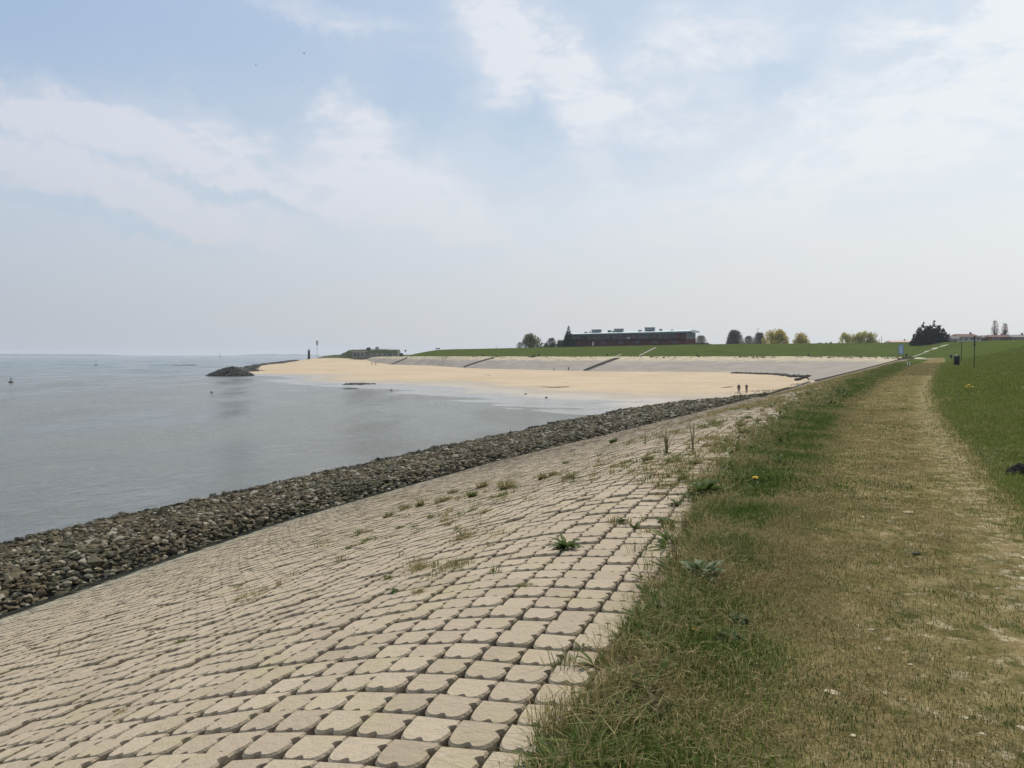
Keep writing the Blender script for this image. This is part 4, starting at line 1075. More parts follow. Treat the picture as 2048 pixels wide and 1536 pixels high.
house(2024, 2062, 669, 674, 358, M_BRICK, M_TILEG, 'dark-roofed house cut by the right edge of the view', nwin=3, hip=.15)
house(1783, 1826, 680.5, 684, 470, M_REND, M_PINK, 'low pale house with faded pink roof left of the blackish evergreen', nwin=4, hip=.1)

# ------------------------------------------------------------------ masts, posts, bins, boards
def post(name, u, vb, vt, r_, label, cat, m, Y=None, parts=None, group=None):
    p = at(u, vb) if Y is None else at_y(u, vb, Y)
    H = (vb - vt) * p.y / F
    t = empty(name, p); tag(t, label, cat, group)
    bm = bmesh.new(); tube(bm, [(0, 0, -.3), (0, 0, H * .5), (0, 0, H)], [r_, r_, r_ * .9], 10); bmobj('pole', bm, m, t)
    return t, p, H
t, p, H = post('sign_pole', 1948, 737, 672, .035, 'tall dark pole with a narrow sign panel seen edge-on, on the bank', 'pole', M_GREENM)
bm = bmesh.new(); box(bm, 0, 0, H - .42, .09, .62, .86, R(-31), .01); bmobj('sign_panel', bm, M_BLACK, t)
for z_ in (.12, .72): bm = bmesh.new(); box(bm, 0, 0, H - z_, .13, .13, .05); bmobj('bracket', bm, M_GREENM, t)
t, p, H = post('marker_pole', 1922.5, 724, 684, .055, 'thinner bare green pole on the bank, just right of the litter bin', 'pole', M_GREENM)
bm = bmesh.new(); tube(bm, [(0, 0, H), (0, 0, H + .05)], [.075, .03], 10); bmobj('pole_cap', bm, M_BLACK, t)
def litter_bin(u, vb, vt, label, lean=0.0, group=None):
    p = at(u, vb); H = (vb - vt) * p.y / F; w = H * .44
    t = empty('litter_bin', p, R(12)); tag(t, label, 'litter bin', group)
    bm = bmesh.new(); tube(bm, [(0, 0, H * .16), (0, 0, H * .2), (0, 0, H * .82), (0, 0, H * .86)], [w * .46, w * .5, w * .54, w * .5], 14); bmobj('bin_body', bm, M_BLACK, t, True)
    bm = bmesh.new(); tube(bm, [(0, 0, H * .88), (0, 0, H * .93), (0, 0, H)], [w * .6, w * .58, w * .2], 14); bmobj('lid', bm, M_GREENM, t, True)
    bm = bmesh.new(); tube(bm, [(w * .5, 0, -.15), (w * .5, 0, H * .95)], [w * .09, w * .09], 8); bmobj('post', bm, M_GREENM, t)
    bm = bmesh.new(); box(bm, 0, -w * .5, H * .66, w * .5, .04, H * .14); bmobj('slot', bm, M_BLACK, t)
    return t
litter_bin(1913, 733, 709.5, 'black and green litter bin by the path, nearest of all')
gl = 'litter bins along the foot of the far dike'
litter_bin(1902, 717.5, 708.5, 'dark litter bin just behind the nearest one, beside the path')
for u, vb, vt, lb in ((965, 712.5, 707.5, 'tiny dark bin at the foot of the far grass dike, above the left stairs'), (1079, 713, 708, 'tiny dark bin at the foot of the far dike below the pale shrub'),
                      (1215, 713, 707.5, 'tiny dark bin above the top of the middle stairs'), (1394, 713, 707.5, 'tiny dark bin below the right end of the long building'),
                      (1617, 713, 706.5, 'tiny dark bin below the small willow'), (1813, 714, 706.5, 'dark bin right next to the blue board')):
    litter_bin(u, vb, vt, lb, group=gl)
M_BLUE = simple('blue_board', (.12, .20, .34), .5, .12, .6)
def info_board():
    p = at(1802, 714.5); s = p.y / F; t = empty('information_board', p, R(6)); tag(t, 'tall blue and grey information board at the far end of the path', 'board')
    H = 25 * s; w = 11 * s
    bm = bmesh.new(); box(bm, 0, 0, H * .62, w, .14, H * .76, 0, .02); f_ = bmobj('frame', bm, M_BLUE, t)
    bm = bmesh.new(); box(bm, -w * .06, -.085, H * .62, w * .66, .04, H * .62); bmobj('panel', bm, simple('pale_blue_panel', (.30, .38, .50), .5, .15, 1.5), f_)
    for sx in (-1, 1):
        bm = bmesh.new(); tube(bm, [(sx * w * .44, .12, -.3), (sx * w * .44, .12, H * .98)], [.09, .09], 8); bmobj('leg', bm, M_BLACK, t)
info_board()
def round_sign(u, vb, vt, label):
    t, p, H = post('round_sign', u, vb, vt, .06, label, 'sign', M_WHITE)
    bm = bmesh.new(); r = bmesh.ops.create_cone(bm, cap_ends=True, segments=20, radius1=.62, radius2=.62, depth=.05)
    bmesh.ops.transform(bm, matrix=Matrix.Translation((0, -.1, H)) @ Matrix.Rotation(R(90), 4, 'X'), verts=r['verts']); bmobj('disc', bm, M_GREYP, t)
round_sign(811, 712.5, 701.5, 'small round sign on a thin post between the fort and the far dike')
for u, lb in ((1815, 'short white post left of the path end, left one of the pair'), (1819.5, 'short white post left of the path end, right one of the pair')):
    t, p, H = post('marker_post', u, 731, 723, .07, lb, 'post', M_WHITE, group='short white posts')
    bm = bmesh.new(); tube(bm, [(0, 0, H), (0, 0, H + .06)], [.085, .05], 8); bmobj('post_cap', bm, M_BLACK, t)
t, p, H = post('lamp_mast', 1515, 693, 657, .10, 'thin mast rising in front of the bare trees left of the big willow', 'mast', M_PLANT, Y=400)
bm = bmesh.new(); box(bm, .3, 0, H, .9, .25, .14); bmobj('lamp_head', bm, M_PLANT, t)
t, p, H = post('mast', 1763, 690, 672, .10, 'thin pale mast just right of the wide pale willow', 'mast', M_PLANT, Y=400)
bm = bmesh.new(); box(bm, 0, 0, H, .5, .1, .1); bmobj('crossarm', bm, M_PLANT, t)
t, p, H = post('flagpole', 993, 699, 693, .09, 'short pole standing on the grass crest right of the middle of the dike', 'pole', M_PLANT)
bm = bmesh.new(); box(bm, 0, 0, H, .35, .35, .2); bmobj('pole_cap', bm, M_PLANT, t)
# beacon and mast on the tip of the spit
t, p, H = post('beacon', 618, 719, 702, .85, 'dark slender beacon tower at the seaward tip of the land, left of the fort', 'beacon', M_BLACK, Y=545)
bm = bmesh.new(); tube(bm, [(0, 0, H), (0, 0, H + .25), (0, 0, H + .3), (0, 0, H + 1.5)], [1.05, 1.05, .45, .35], 12); bmobj('lantern', bm, M_PLANT, t)
bm = bmesh.new(); tube(bm, [(0, 0, -.6), (0, 0, .5)], [1.6, 1.4], 12); bmobj('foot', bm, M_KERB, t)
t, p, H = post('radar_mast', 634.5, 718, 686, .16, 'tall thin pale mast with drum at its top, beside the dark beacon', 'mast', simple('pale_yellow_metal', (.52, .50, .42), .6, .1, 1), Y=550)
bm = bmesh.new(); tube(bm, [(0, 0, H - 1.5), (0, 0, H - 1.3), (0, 0, H + 1.6), (0, 0, H + 1.8)], [.3, .75, .7, .3], 12); bmobj('drum', bm, M_REND, t)
bm = bmesh.new(); tube(bm, [(-.9, 0, H - 4), (.9, 0, H - 4)], [.08, .08], 6); bmobj('crossarm', bm, M_REND, t)

# ------------------------------------------------------------------ the old fort at the end of the dike
ft = empty('fort', (-97, 548, -.6)); tag(ft, 'grass-topped concrete fort with a sheer right end, at the far left of the land', 'fort')
s = 548 / F
def fx(u): return (u - 1024) * s + 97
def fz(v): return EYE + (HOR - v) * s + .6
Mg = M_LOW = leafmat('rough_fort_grass', [(.07, .095, .035), (.12, .14, .06)])
us = np.array([636, 648, 660, 680, 688, 696, 704, 720, 745, 770, 794.5]); vt_ = np.array([715.5, 712, 710.5, 709.5, 705.5, 701.5, 700, 699.5, 699, 699, 699.5])
V = []
ks = np.linspace(0, 1, 31); uu = np.interp(ks, np.linspace(0, 1, 11), us); vv = np.interp(ks, np.linspace(0, 1, 11), vt_)
for u_, v_ in zip(uu, vv):
    zt = fz(v_) + random.uniform(-.12, .12); x = fx(u_)
    for j, (yy_, f_) in enumerate(((-7, 0.0), (-4, .45), (-1.2, .9), (0, 1.0), (6, 1.03), (13, 1.0), (20, 0))):
        V.append((x + random.uniform(-.1, .1), yy_, -.9 + (zt + .9) * f_ + (random.uniform(-.15, .15) if 0 < j < 6 else 0)))
Fq = [tuple(q) for q in grid_faces(31, 7)]
quads('grass_roof', V, Fq, m=Mg, parent=ft)
bm = bmesh.new(); xr = fx(795); box(bm, xr - .2, 6, fz(704) / 2 - .3, .9, 15, fz(699.8) + .9); bmobj('end_wall', bm, M_CONC, ft)
bm = bmesh.new(); box(bm, (fx(735) + xr) / 2, -7.4, fz(707) / 2 - .2, xr - fx(735), .8, fz(706) + .4); w_ = bmobj('front_wall', bm, M_CONC, ft)
for k_ in range(5):
    b = bmesh.new(); box(b, fx(742 + k_ * 10.5), -7.85, fz(709), 1.5, .16, .8); bmobj('embrasure', b, M_GLASS, w_)
bm = bmesh.new(); box(bm, fx(724), -10, fz(706) / 2 + .4, fx(736) - fx(712), 5, fz(704.5)); pv = bmobj('guard_house', bm, M_CONC, ft)
bm = bmesh.new(); box(bm, fx(724), -10, fz(703.6) + .3, fx(738) - fx(710), 6.2, .4); bmobj('guard_house_roof', bm, M_REND, pv)
for k_ in range(3):
    b = bmesh.new(); box(b, fx(717 + k_ * 7), -12.56, fz(709.5), 1.5, .14, 1.7); bmobj('doorway', b, M_GLASS, pv)
bm = bmesh.new()
for k_ in range(16): tube(bm, [(fx(738 + k_ * 3.7), -1, fz(700.5)), (fx(738 + k_ * 3.7), -1, fz(697.6))], [.05, .05], 5)
tube(bm, [(fx(737), -1, fz(697.6)), (fx(794), -1, fz(697.6))], [.05, .05], 5); bmobj('railing', bm, M_PLANT, ft)
tree('low_shrub', 737, 700, 695, 16, 549, 'small dark bush on top of the fort, right of its guard house', 'shrub', L_LOW, BARK, 260, .5, 'round', seed=30)
tree('low_shrub', 754, 700, 693, 14, 549, 'wind-bent bush at the middle of the fort roof', 'shrub', L_TWIG, BARK, 240, .8, 'bare', seed=31)
tree('low_shrub', 803, 713, 706, 12, 500, 'little dark shrub in the gap between fort and far dike', 'shrub', L_LOW, BARK, 260, .5, 'round', seed=32)
# ------------------------------------------------------------------ far shore over the water
M_SHORE = simple('far_land', (.10, .12, .10), .9, .2, .002)
for u0, u1, h_, Y_ in ((-300, 235, 15, 4900), (470, 640, 11, 5600)):
    x0, x1 = (u0 - 1024) / F * Y_, (u1 - 1024) / F * Y_; n = 40; V = []
    for i in range(n + 1):
        x = x0 + (x1 - x0) * i / n; e = math.sin(math.pi * i / n) ** .4 if 0 < i < n else .02
        V += [(x, Y_, -6.5), (x, Y_ + 40, -6 + h_ * e * random.uniform(.6, 1.0)), (x, Y_ + 300, -6.5)]
    tag(quads('far_shore', V, grid_faces(n + 1, 3), m=M_SHORE), kind='structure')
# ------------------------------------------------------------------ plants one can tell apart
def ramp_leafmat(name, cols): return leafmat(name, cols, .55, 6)
M_LEAFD = ramp_leafmat('dark_dock_leaves', [(.045, .078, .014), (.095, .14, .028)])
M_LEAFG = ramp_leafmat('grey_green_leaves', [(.19, .24, .13), (.34, .39, .26), (.07, .11, .04)])
M_LEAFB = ramp_leafmat('bluish_clover_leaves', [(.05, .085, .035), (.09, .13, .06)])
M_YEL = simple('yellow_petals', (.75, .48, .02), .7, .1, 30)
M_STEM = ramp_leafmat('reddish_stems', [(.20, .10, .06), (.28, .17, .09)])
M_PALESTEM = ramp_leafmat('pale_dry_stems', [(.34, .30, .17), (.46, .42, .25), (.14, .17, .07)])
def broad_leaves(name, n, L, Wd, mat_, g, parent, tilt=(.25, 1.1), z0=0.0, wav=.12):
    V, Fq = [], []
    for i in range(n):
        a = i * 2.4 + g.normal(0, .3); tl = g.uniform(*tilt); l = L * g.uniform(.6, 1.1); w = Wd * g.uniform(.7, 1.2); b = len(V); ns = 7
        for k in range(ns + 1):
            f = k / ns; ang = tl * (1 - f * .9) ; r_ = l * f * math.cos(tl * (1 - f * .5)); z = z0 + l * (math.sin(tl) * f * 1.05 - .42 * f * f * (1.25 - tl * .6))
            ww = w * math.sin(math.pi * min(1, f * .93 + .05)) ** .8 * (1 + g.normal(0, wav)); tw = g.normal(0, .1)
            for sgn in (-1, 0, 1):
                V.append((math.cos(a) * r_ - math.sin(a) * sgn * ww / 2, math.sin(a) * r_ + math.cos(a) * sgn * ww / 2, z + abs(sgn) * ww * .22 + sgn * tw * ww))
        for k in range(ns):
            q = b + k * 3; Fq += [(q, q + 1, q + 4, q + 3), (q + 1, q + 2, q + 5, q + 4)]
    return quads(name, V, Fq, m=mat_, parent=parent, smooth=True)
def leafy(u, v, wpx, label, mat_=None, n=14, tilt=(.25, 1.1), seed=1, ratio=.26, stems=0, cat='plant', name='leafy_weed'):
    g = np.random.default_rng(seed); p = at(u, v); s = p.y / F; L = wpx * s * .6; n = int(n * 1.6)
    t = empty(name, p); tag(t, label, cat)
    broad_leaves('leaves', n, L, L * ratio, mat_ or M_LEAFD, g, t, tilt, .01)
    if stems:
        bm = bmesh.new()
        for i in range(stems):
            a = g.uniform(0, 6.28); h_ = L * g.uniform(1.0, 1.9); tube(bm, [(0, 0, 0), (math.cos(a) * L * .12, math.sin(a) * L * .12, h_ * .5), (math.cos(a) * L * .25, math.sin(a) * L * .25, h_)], [.004, .003, .002], 4)
        bmobj('stems', bm, M_STEM, t)
    return t
leafy(1132, 1098, 66, 'dark leafy rosette standing alone among the bare blocks, left of the grey-green plant', M_LEAFD, 20, (.2, .9), 101, .24, name='dock_plant')
leafy(1406, 1162, 86, 'large grey-green plant with broad pale leaves at the edge of the verge', M_LEAFG, 24, (.6, 1.5), 102, .34, name='hoary_plant')
leafy(1352, 1140, 62, 'greenish weed with reddish upright stems, left beside the large grey-green plant', M_LEAFD, 16, (.4, 1.2), 103, .3, 7)
leafy(1292, 1238, 70, 'dark dock with upright serrated leaves at the block edge, below the grey-green plant', M_LEAFD, 15, (.6, 1.35), 104, .22, name='dock_plant')
leafy(1412, 998, 78, 'wide dark green bushy weed where the verge meets the blocks, above the grey-green plant', M_LEAFD, 40, (.4, 1.3), 105, .3)
leafy(1478, 1244, 48, 'dark bluish rosette in the turf, upper one of the two right of the dandelion', M_LEAFB, 16, (.15, .7), 106, .42)
leafy(1462, 1278, 62, 'sprawling bluish clover patch in the turf, lower one right of the dandelion', M_LEAFB, 26, (.1, .5), 107, .42)
leafy(1243, 1046, 28, 'small dark green weed on the blocks, upper left of the three in a row', M_LEAFD, 12, (.3, .9), 108, .3)
leafy(1268, 1062, 34, 'small spiky green weed on the blocks, lowest of the three in a row', M_LEAFD, 12, (.6, 1.3), 109, .2)
leafy(1330, 1046, 42, 'flat dark weed on the blocks, right one of the three in a row', M_LEAFD, 16, (.15, .7), 110, .3)
leafy(1384, 1058, 44, 'curved upright green weed at the verge, above the grey-green plant', M_LEAFD, 12, (.7, 1.35), 111, .18)
leafy(1262, 1306, 26, 'low green weed in the verge grass just below the upright dock', M_LEAFD, 12, (.2, .8), 112, .3)
leafy(788, 1183, 26, 'small bright green weed low in the middle of the slope', M_LEAFD, 10, (.1, .6), 113, .3)
def dry_tuft(u, v, wpx, hpx, label, dry=.85, seed=1, n=150, name='grass_tuft', cat='grass tuft', dense=1.0):
    g = np.random.default_rng(seed); p = at(u, v); s = p.y / F; w = wpx * s / 2; h = hpx * s
    nc_ = int(g.integers(3, 7)); cx = g.uniform(-1, 1, nc_) * w * .75; cy = g.uniform(-1, 1, nc_) * w * .5; ch = g.uniform(.45, 1.0, nc_); ch[0] = 1.0; cx[0] *= .3
    ci = g.integers(0, nc_, n); a = g.uniform(0, 6.283, n); q = np.sqrt(g.random(n)) * w * .22
    x, y = cx[ci] + np.cos(a) * q, cy[ci] + np.sin(a) * q; zt = sect(p.x + x - K * (p.y + y), np.full(n, p.y) + y) - p.z
    if p.x - K * p.y > edge(p.y): zt = zt * 0
    hh = h * ch[ci] * g.uniform(.2, 1.2, n)
    o = blades(name, x, y, zt - .02, hh, np.full(n, max(.004, s * 1.1)), np.clip(g.normal(dry, .25, n), 0, 1), lean=min(1.5, .7 * wpx / hpx + .2), out=a, seed=seed, m=M_BLADE, kind=None, label=label, cat=cat)
    o.location = p; return o
TUFTS = [(1312, 1172, 70, 34, 'dark brown withered clump between the reddish-stemmed weed and the blocks', .95), (835, 1190, 34, 27, 'round brown dry tuft, the lowest big one in the middle of the slope', .8), (1008, 978, 50, 28, 'biggest bushy straw-brown tuft, upper middle of the slope', .75),
 (780, 1034, 26, 18, 'small yellowish tuft at the left end of the weed patch', .55), (842, 1012, 20, 24, 'upright reddish-brown tuft in the upper left of the weed patch', .9),
 (812, 1018, 26, 14, 'low olive tuft between the yellowish and the upright brown tufts', .5), (884, 1004, 30, 16, 'pale brown tuft near the centre of the weed patch', .85),
 (942, 994, 24, 18, 'yellow-green flowering tuft left of the biggest straw tuft', .3), (905, 986, 22, 12, 'small tuft above the centre of the weed patch', .6),
 (966, 975, 22, 20, 'thin straw tuft just left of the biggest one, nearer the rubble', .8), (1002, 992, 40, 10, 'dark green creeping patch right under the biggest straw tuft', .1),
 (946, 1020, 34, 9, 'dark low cushion below the weed patch', .25), (888, 1042, 26, 10, 'grey-brown low tuft at the lower edge of the weed patch', .6),
 (862, 1035, 28, 12, 'greenish tuft in the lower half of the weed patch', .45), (972, 1024, 20, 11, 'small pale tuft right of the dark low cushion', .75),
 (925, 1076, 50, 14, 'orange-straw spreading tuft in the middle of the slope', .95), (800, 1056, 24, 10, 'olive-brown low tuft below the left end of the weed patch', .5),
 (830, 1055, 18, 9, 'tiny dark tuft just right of the olive-brown one', .4), (738, 1080, 24, 10, 'dark brown tuft, right one of the two left of the weed patch', .5),
 (700, 1095, 30, 10, 'dark brown tuft, left one of the two left of the weed patch', .5), (736, 1064, 20, 6, 'flat little tuft nearest the rubble, left of the weed patch', .6),
 (838, 1136, 36, 15, 'grey-brown tuft above the round brown dry one', .6), (914, 1138, 28, 14, 'grey-brown tuft between the round brown tuft and the dark leafy rosette', .6),
 (776, 1156, 20, 14, 'small greenish tuft upper left of the round brown dry one', .4), (1052, 1172, 26, 16, 'dark upright tuft left of the verge, below the dark leafy rosette', .3),
 (532, 1178, 28, 8, 'flat olive tuft on the left half of the slope, right one of two', .5), (482, 1198, 22, 12, 'small olive-brown tuft on the left half of the slope, left one of two', .55),
 (362, 1283, 32, 12, 'olive-yellow tuft farthest down the left side of the slope', .45), (243, 1425, 34, 16, 'pale straw tuft near the lower left of the slope', .8),
 (36, 1506, 34, 12, 'dark olive tuft in the lower left corner of the slope', .4), (115, 1310, 10, 42, 'single thin dead stalk standing far left on the slope', .9),
 (1140, 958, 34, 22, 'dark green bushy tuft right of the biggest straw tuft', .35), (1108, 950, 22, 14, 'pale tuft just left of the dark green bushy one', .75),
 (1087, 958, 22, 20, 'upright olive tuft between the biggest straw tuft and the dark green one', .5), (1133, 926, 20, 8, 'small dark tuft on the bare blocks close to the rubble band', .35),
 (1200, 932, 26, 11, 'low pale tuft at the left of the row below the tall pale plant', .7), (1226, 934, 22, 12, 'low straw tuft second in the row below the tall pale plant', .8),
 (1254, 926, 24, 16, 'upright pale green tuft in the row below the tall pale plant', .5), (1290, 922, 30, 18, 'wide olive tuft just left of the tall pale plant', .5),
 (1225, 886, 14, 14, 'small bright green upright weed closest to the rubble band', .1), (1370, 960, 26, 24, 'green upright tuft left of the wide dark bushy weed', .35),
 (1412, 958, 30, 22, 'reddish-brown tuft above the wide dark bushy weed', .9), (1346, 924, 40, 18, 'yellow-green tuft right under the tall pale plant', .3),
 (1385, 928, 44, 20, 'long olive tuft right of the yellow-green one', .45), (1430, 920, 60, 20, 'broad pale grassy hummock beside the verge', .6),
 (1455, 894, 66, 12, 'dark flat weed mat stretched across the blocks right of the thin tall weed', .15), (1490, 866, 40, 20, 'bushy olive tuft, lower right of the far weeds', .45),
 (1480, 852, 30, 16, 'pale tuft just above the bushy olive one', .65), (1495, 836, 20, 9, 'small dark green cushion among the far weeds', .15),
 (1420, 850, 50, 16, 'mixed green tuft left of the far weeds, near the rubble end', .4)]
for i, (u, v, w, h, lb, dr) in enumerate(TUFTS): dry_tuft(u, v, w, h, lb, dr, 200 + i, n=16 if h > 40 else 300)
def tall_weed(u, v, wpx, hpx, label, mat_, seed, ns):
    g = np.random.default_rng(seed); p = at(u, v); s = p.y / F; h = hpx * s; w = wpx * s / 2
    t = empty('tall_weed', p); tag(t, label, 'plant'); bm = bmesh.new(); V, Fq = [], []
    for i in range(ns):
        a = g.uniform(0, 6.28); q = g.uniform(.1, 1) * w; hh = h * g.uniform(.6, 1.05)
        e = Vector((math.cos(a) * q, math.sin(a) * q, hh)); m_ = Vector((e.x * .35, e.y * .35, hh * .55))
        tube(bm, [(0, 0, -.05), m_, e], [.010, .008, .004], 4, False)
        for k in range(9):
            f = g.uniform(.15, 1); c0 = m_ * (f / .55) if f < .55 else m_.lerp(e, (f - .55) / .45); b = g.uniform(0, 6.28); l = h * g.uniform(.07, .15)
            d = Vector((math.cos(b), math.sin(b), g.uniform(.1, .8))) * l; sd2 = Vector((-math.sin(b), math.cos(b), 0)) * l * .22; k0 = len(V)
            V += [tuple(c0), tuple(c0 + d * .5 + sd2), tuple(c0 + d), tuple(c0 + d * .5 - sd2)]; Fq.append((k0, k0 + 1, k0 + 2, k0 + 3))
    bmobj('stems', bm, M_PALESTEM, t); quads('leaves', V, Fq, m=mat_, parent=t)
    bm2 = broad_leaves('base_leaves', 12, w * .9, w * .25, M_LEAFD, g, t, (.3, 1.1))
tall_weed(1333, 908, 30, 50, 'tall pale weed with many stems, the tallest plant on the slope', M_PALESTEM, 301, 9)
tall_weed(1386, 900, 22, 52, 'thin tall brown weed with tiered side shoots, right of the tallest plant', M_STEM, 302, 3)
tall_weed(1290, 888, 14, 30, 'thin single dead weed left of the tallest plant', M_PALESTEM, 303, 2)
def dandelion(u, v, label, rpx=9, nf=1):
    g = np.random.default_rng(int(u)); p = at(u, v + 10); s = p.y / F; R0 = rpx * s; t = empty('dandelion', p); tag(t, label, 'flower')
    for k in range(nf):
        ox, oy, hz_ = (g.normal(0, R0 * 1.1), g.normal(0, R0 * 1.1), 10 * s + g.uniform(0, 6) * s) if k else (0, 0, 10 * s + .01)
        bm = bmesh.new(); tube(bm, [(ox * .5, oy * .5, -.02), (ox, oy, hz_)], [.003, .003], 5); bmobj('stem', bm, M_LEAFD, t)
        V, Fq = [], []
        for i in range(46):
            a = i * 2.4; f = (i / 46) ** .5; r0 = R0 * .15 * f; r1 = R0 * (.35 + .65 * f); z = hz_ + R0 * .35 * (1 - f); b = len(V); ww = R0 * .10
            c, s_ = math.cos(a), math.sin(a)
            V += [(ox + c * r0, oy + s_ * r0, hz_), (ox + c * r1 - s_ * ww, oy + s_ * r1 + c * ww, z), (ox + c * r1 + s_ * ww, oy + s_ * r1 - c * ww, z)]; Fq.append((b, b + 1, b + 2))
        quads('flower_head', V, Fq, m=M_YEL, parent=t)
    broad_leaves('leaves', 8, R0 * 3, R0 * .6, M_LEAFD, g, t, (.1, .4))
dandelion(1390, 1262, 'single yellow dandelion low in the verge, nearest of the flowers', 9)
dandelion(1430, 1083, 'yellow dandelion in the verge just above the grey-green plant', 8)
dandelion(1510, 958, 'pair of pale yellow flowers in the verge, farthest up the left side of the path', 7, 3)
dandelion(1935, 775, 'orange-yellow flower clump on the green bank right of the path', 4.3, 5)
# molehill at the edge of the bank
p = at(2040, 948); g_ = np.random.default_rng(5); n = 900; a = g_.uniform(0, 6.283, n); r_ = np.sqrt(g_.random(n))
stones('molehill', np.stack([np.cos(a) * r_ * .17, np.sin(a) * r_ * .15, .13 * (1 - r_ ** 1.6) + .0], 1), g_.uniform(.015, .05, n),
       simple('black_soil', (.016, .014, .012), .95, .3, 20), seed=71, kind=None, label='small black molehill on the bank at the right edge of the view', cat='molehill').location = p
stones('stone', np.array([[0, 0, .01]]), np.array([.09]), M_DARKSTONE, flat=.4, seed=72, kind=None, label='small dark flat stone lying in the middle of the path', cat='stone').location = at(1832, 1109)
# driftwood, tide wrack, seaweed
p = at(1606, 761); p2 = at(1590, 762.5)
t = empty('driftwood', p); tag(t, 'dark branched driftwood log lying in the far corner of the beach', 'driftwood')
M_WOOD = simple('wet_driftwood', (.035, .028, .022), .9, .3, 3)
bm = bmesh.new(); tube(bm, [(-2.0, .2, .15), (-.8, 0, .35), (.5, -.1, .8), (1.9, 0, 1.15)], [.32, .30, .24, .12], 8); bmobj('log', bm, M_WOOD, t, True)
bm = bmesh.new(); tube(bm, [(.9, 0, .85), (1.25, -.2, .3), (1.4, -.3, -.1)], [.16, .13, .1], 7); bmobj('branch', bm, M_WOOD, t, True)
bm = bmesh.new(); tube(bm, [(-1.3, 0, .25), (-1.5, .4, .7)], [.12, .05], 6); bmobj('branch', bm, M_WOOD, t, True)
def wrack(pts, n, sp_, sz, label, seed, name='seaweed', zo=.05, m=None):
    P = along([at(*q) for q in pts], n, sp_, seed); P[:, 2] = np.array([max(down(x, y), -6.02) for x, y in P[:, :2]]) + zo
    stones(name, P, np.random.default_rng(seed).uniform(*sz, n), m or M_DARKSTONE, flat=.25, seed=seed, label=label, cat='seaweed')
wrack([(700, 769), (716, 767), (733, 768)], 420, 1.0, (.4, 1.1), 'dark seaweed patch in the shallows off the beach', 81, zo=.04)
wrack([(695, 778), (706, 777)], 60, .5, (.3, .7), 'small dark weed streak below the seaweed patch in the shallows', 82)
wrack([(1443, 776), (1456, 774.5), (1460, 774)], 70, .25, (.2, .5), 'thin dark wrack line on the sand left of the two walkers', 83)
wrack([(1075, 773.5), (1110, 775.5), (1128, 774)], 120, .5, (.2, .5), 'dark damp wrack line at the lower edge of the dry sand', 84)
wrack([(1440, 787), (1480, 787), (1520, 783), (1550, 781)], 170, 1.6, (.12, .4), 'scattered wrack and pebbles around the walkers at the end of the rubble', 85)
wrack([(1575, 772), (1590, 770), (1600, 767)], 60, .7, (.15, .4), 'scattered dark pebbles beside the near slope in the beach corner', 86)
for u, v, z_, lb in ((1093, 796, .7, 'dark stone lying on the wet flat, nearest of the three'), (1051, 789, .9, 'flat dark stone on the wet flat, middle one of the three'), (782, 781, .8, 'dark stone on the wet flat, leftmost of the three')):
    stones('stone', np.array([[0, 0, .1]]), np.array([z_]), M_DARKSTONE, flat=.5, seed=int(u), kind=None, label=lb, cat='stone').location = at(u, v)
tuft_cloud('toe_weeds', 0, lambda g: ((lambda Y: (-27 + 4.0 * (Y - 118) / 22 + g.normal(0, 1.2, len(Y)), Y))(118 + 22 * g.random(240))), (.2, .5), 22, .006, lambda g: g.choice([.05, .2]), 88, 'dark green shore plants where the rubble band ends below the walkers')
o_ = bpy.data.objects['toe_weeds']; me = o_.data; co = np.empty(len(me.vertices) * 3, np.float32); me.vertices.foreach_get('co', co); co = co.reshape(-1, 3)
zs = {}; 
for k in range(0, len(co), 5):
    x, y = co[k, 0], co[k, 1]; key = (round(float(x) * 2), round(float(y) * 2))
    if key not in zs: zs[key] = max(down(x, y), float(rub_z(np.array([x - K * y]), np.array([y]))[0]) - .1)
    co[k:k + 5, 2] += zs[key] + .02 - co[k, 2]
me.vertices.foreach_set('co', co.ravel()); me.update()

# ------------------------------------------------------------------ people
def skin_mesh(name, verts, edges, m, parent=None, sub=1, root=0):
    me = bpy.data.meshes.new(name); me.from_pydata([v[:3] for v in verts], edges, []); me.materials.append(m)
    o = bpy.data.objects.new(name, me); col.objects.link(o)
    mo = o.modifiers.new('skin', 'SKIN'); mo.use_smooth_shade = True
    for i, v in enumerate(verts):
        r_ = v[3] if isinstance(v[3], tuple) else (v[3], v[3]); me.skin_vertices[0].data[i].radius = r_; me.skin_vertices[0].data[i].use_root = (i == root)
    s_ = o.modifiers.new('sub', 'SUBSURF'); s_.levels = sub; s_.render_levels = sub
    if parent: o.parent = parent
    return o
M_SKIN = simple('skin', (.42, .26, .19), .6, .1, 6); M_HAIR = simple('dark_hair', (.04, .028, .02), .8, .2, 20)
CL = {k: simple(k + '_cloth', c, .9, .15, 8) for k, c in {'black': (.014, .014, .018), 'navy': (.018, .024, .05), 'brown': (.06, .035, .025), 'grey': (.08, .085, .09), 'red': (.22, .04, .03), 'denim': (.05, .07, .11)}.items()}
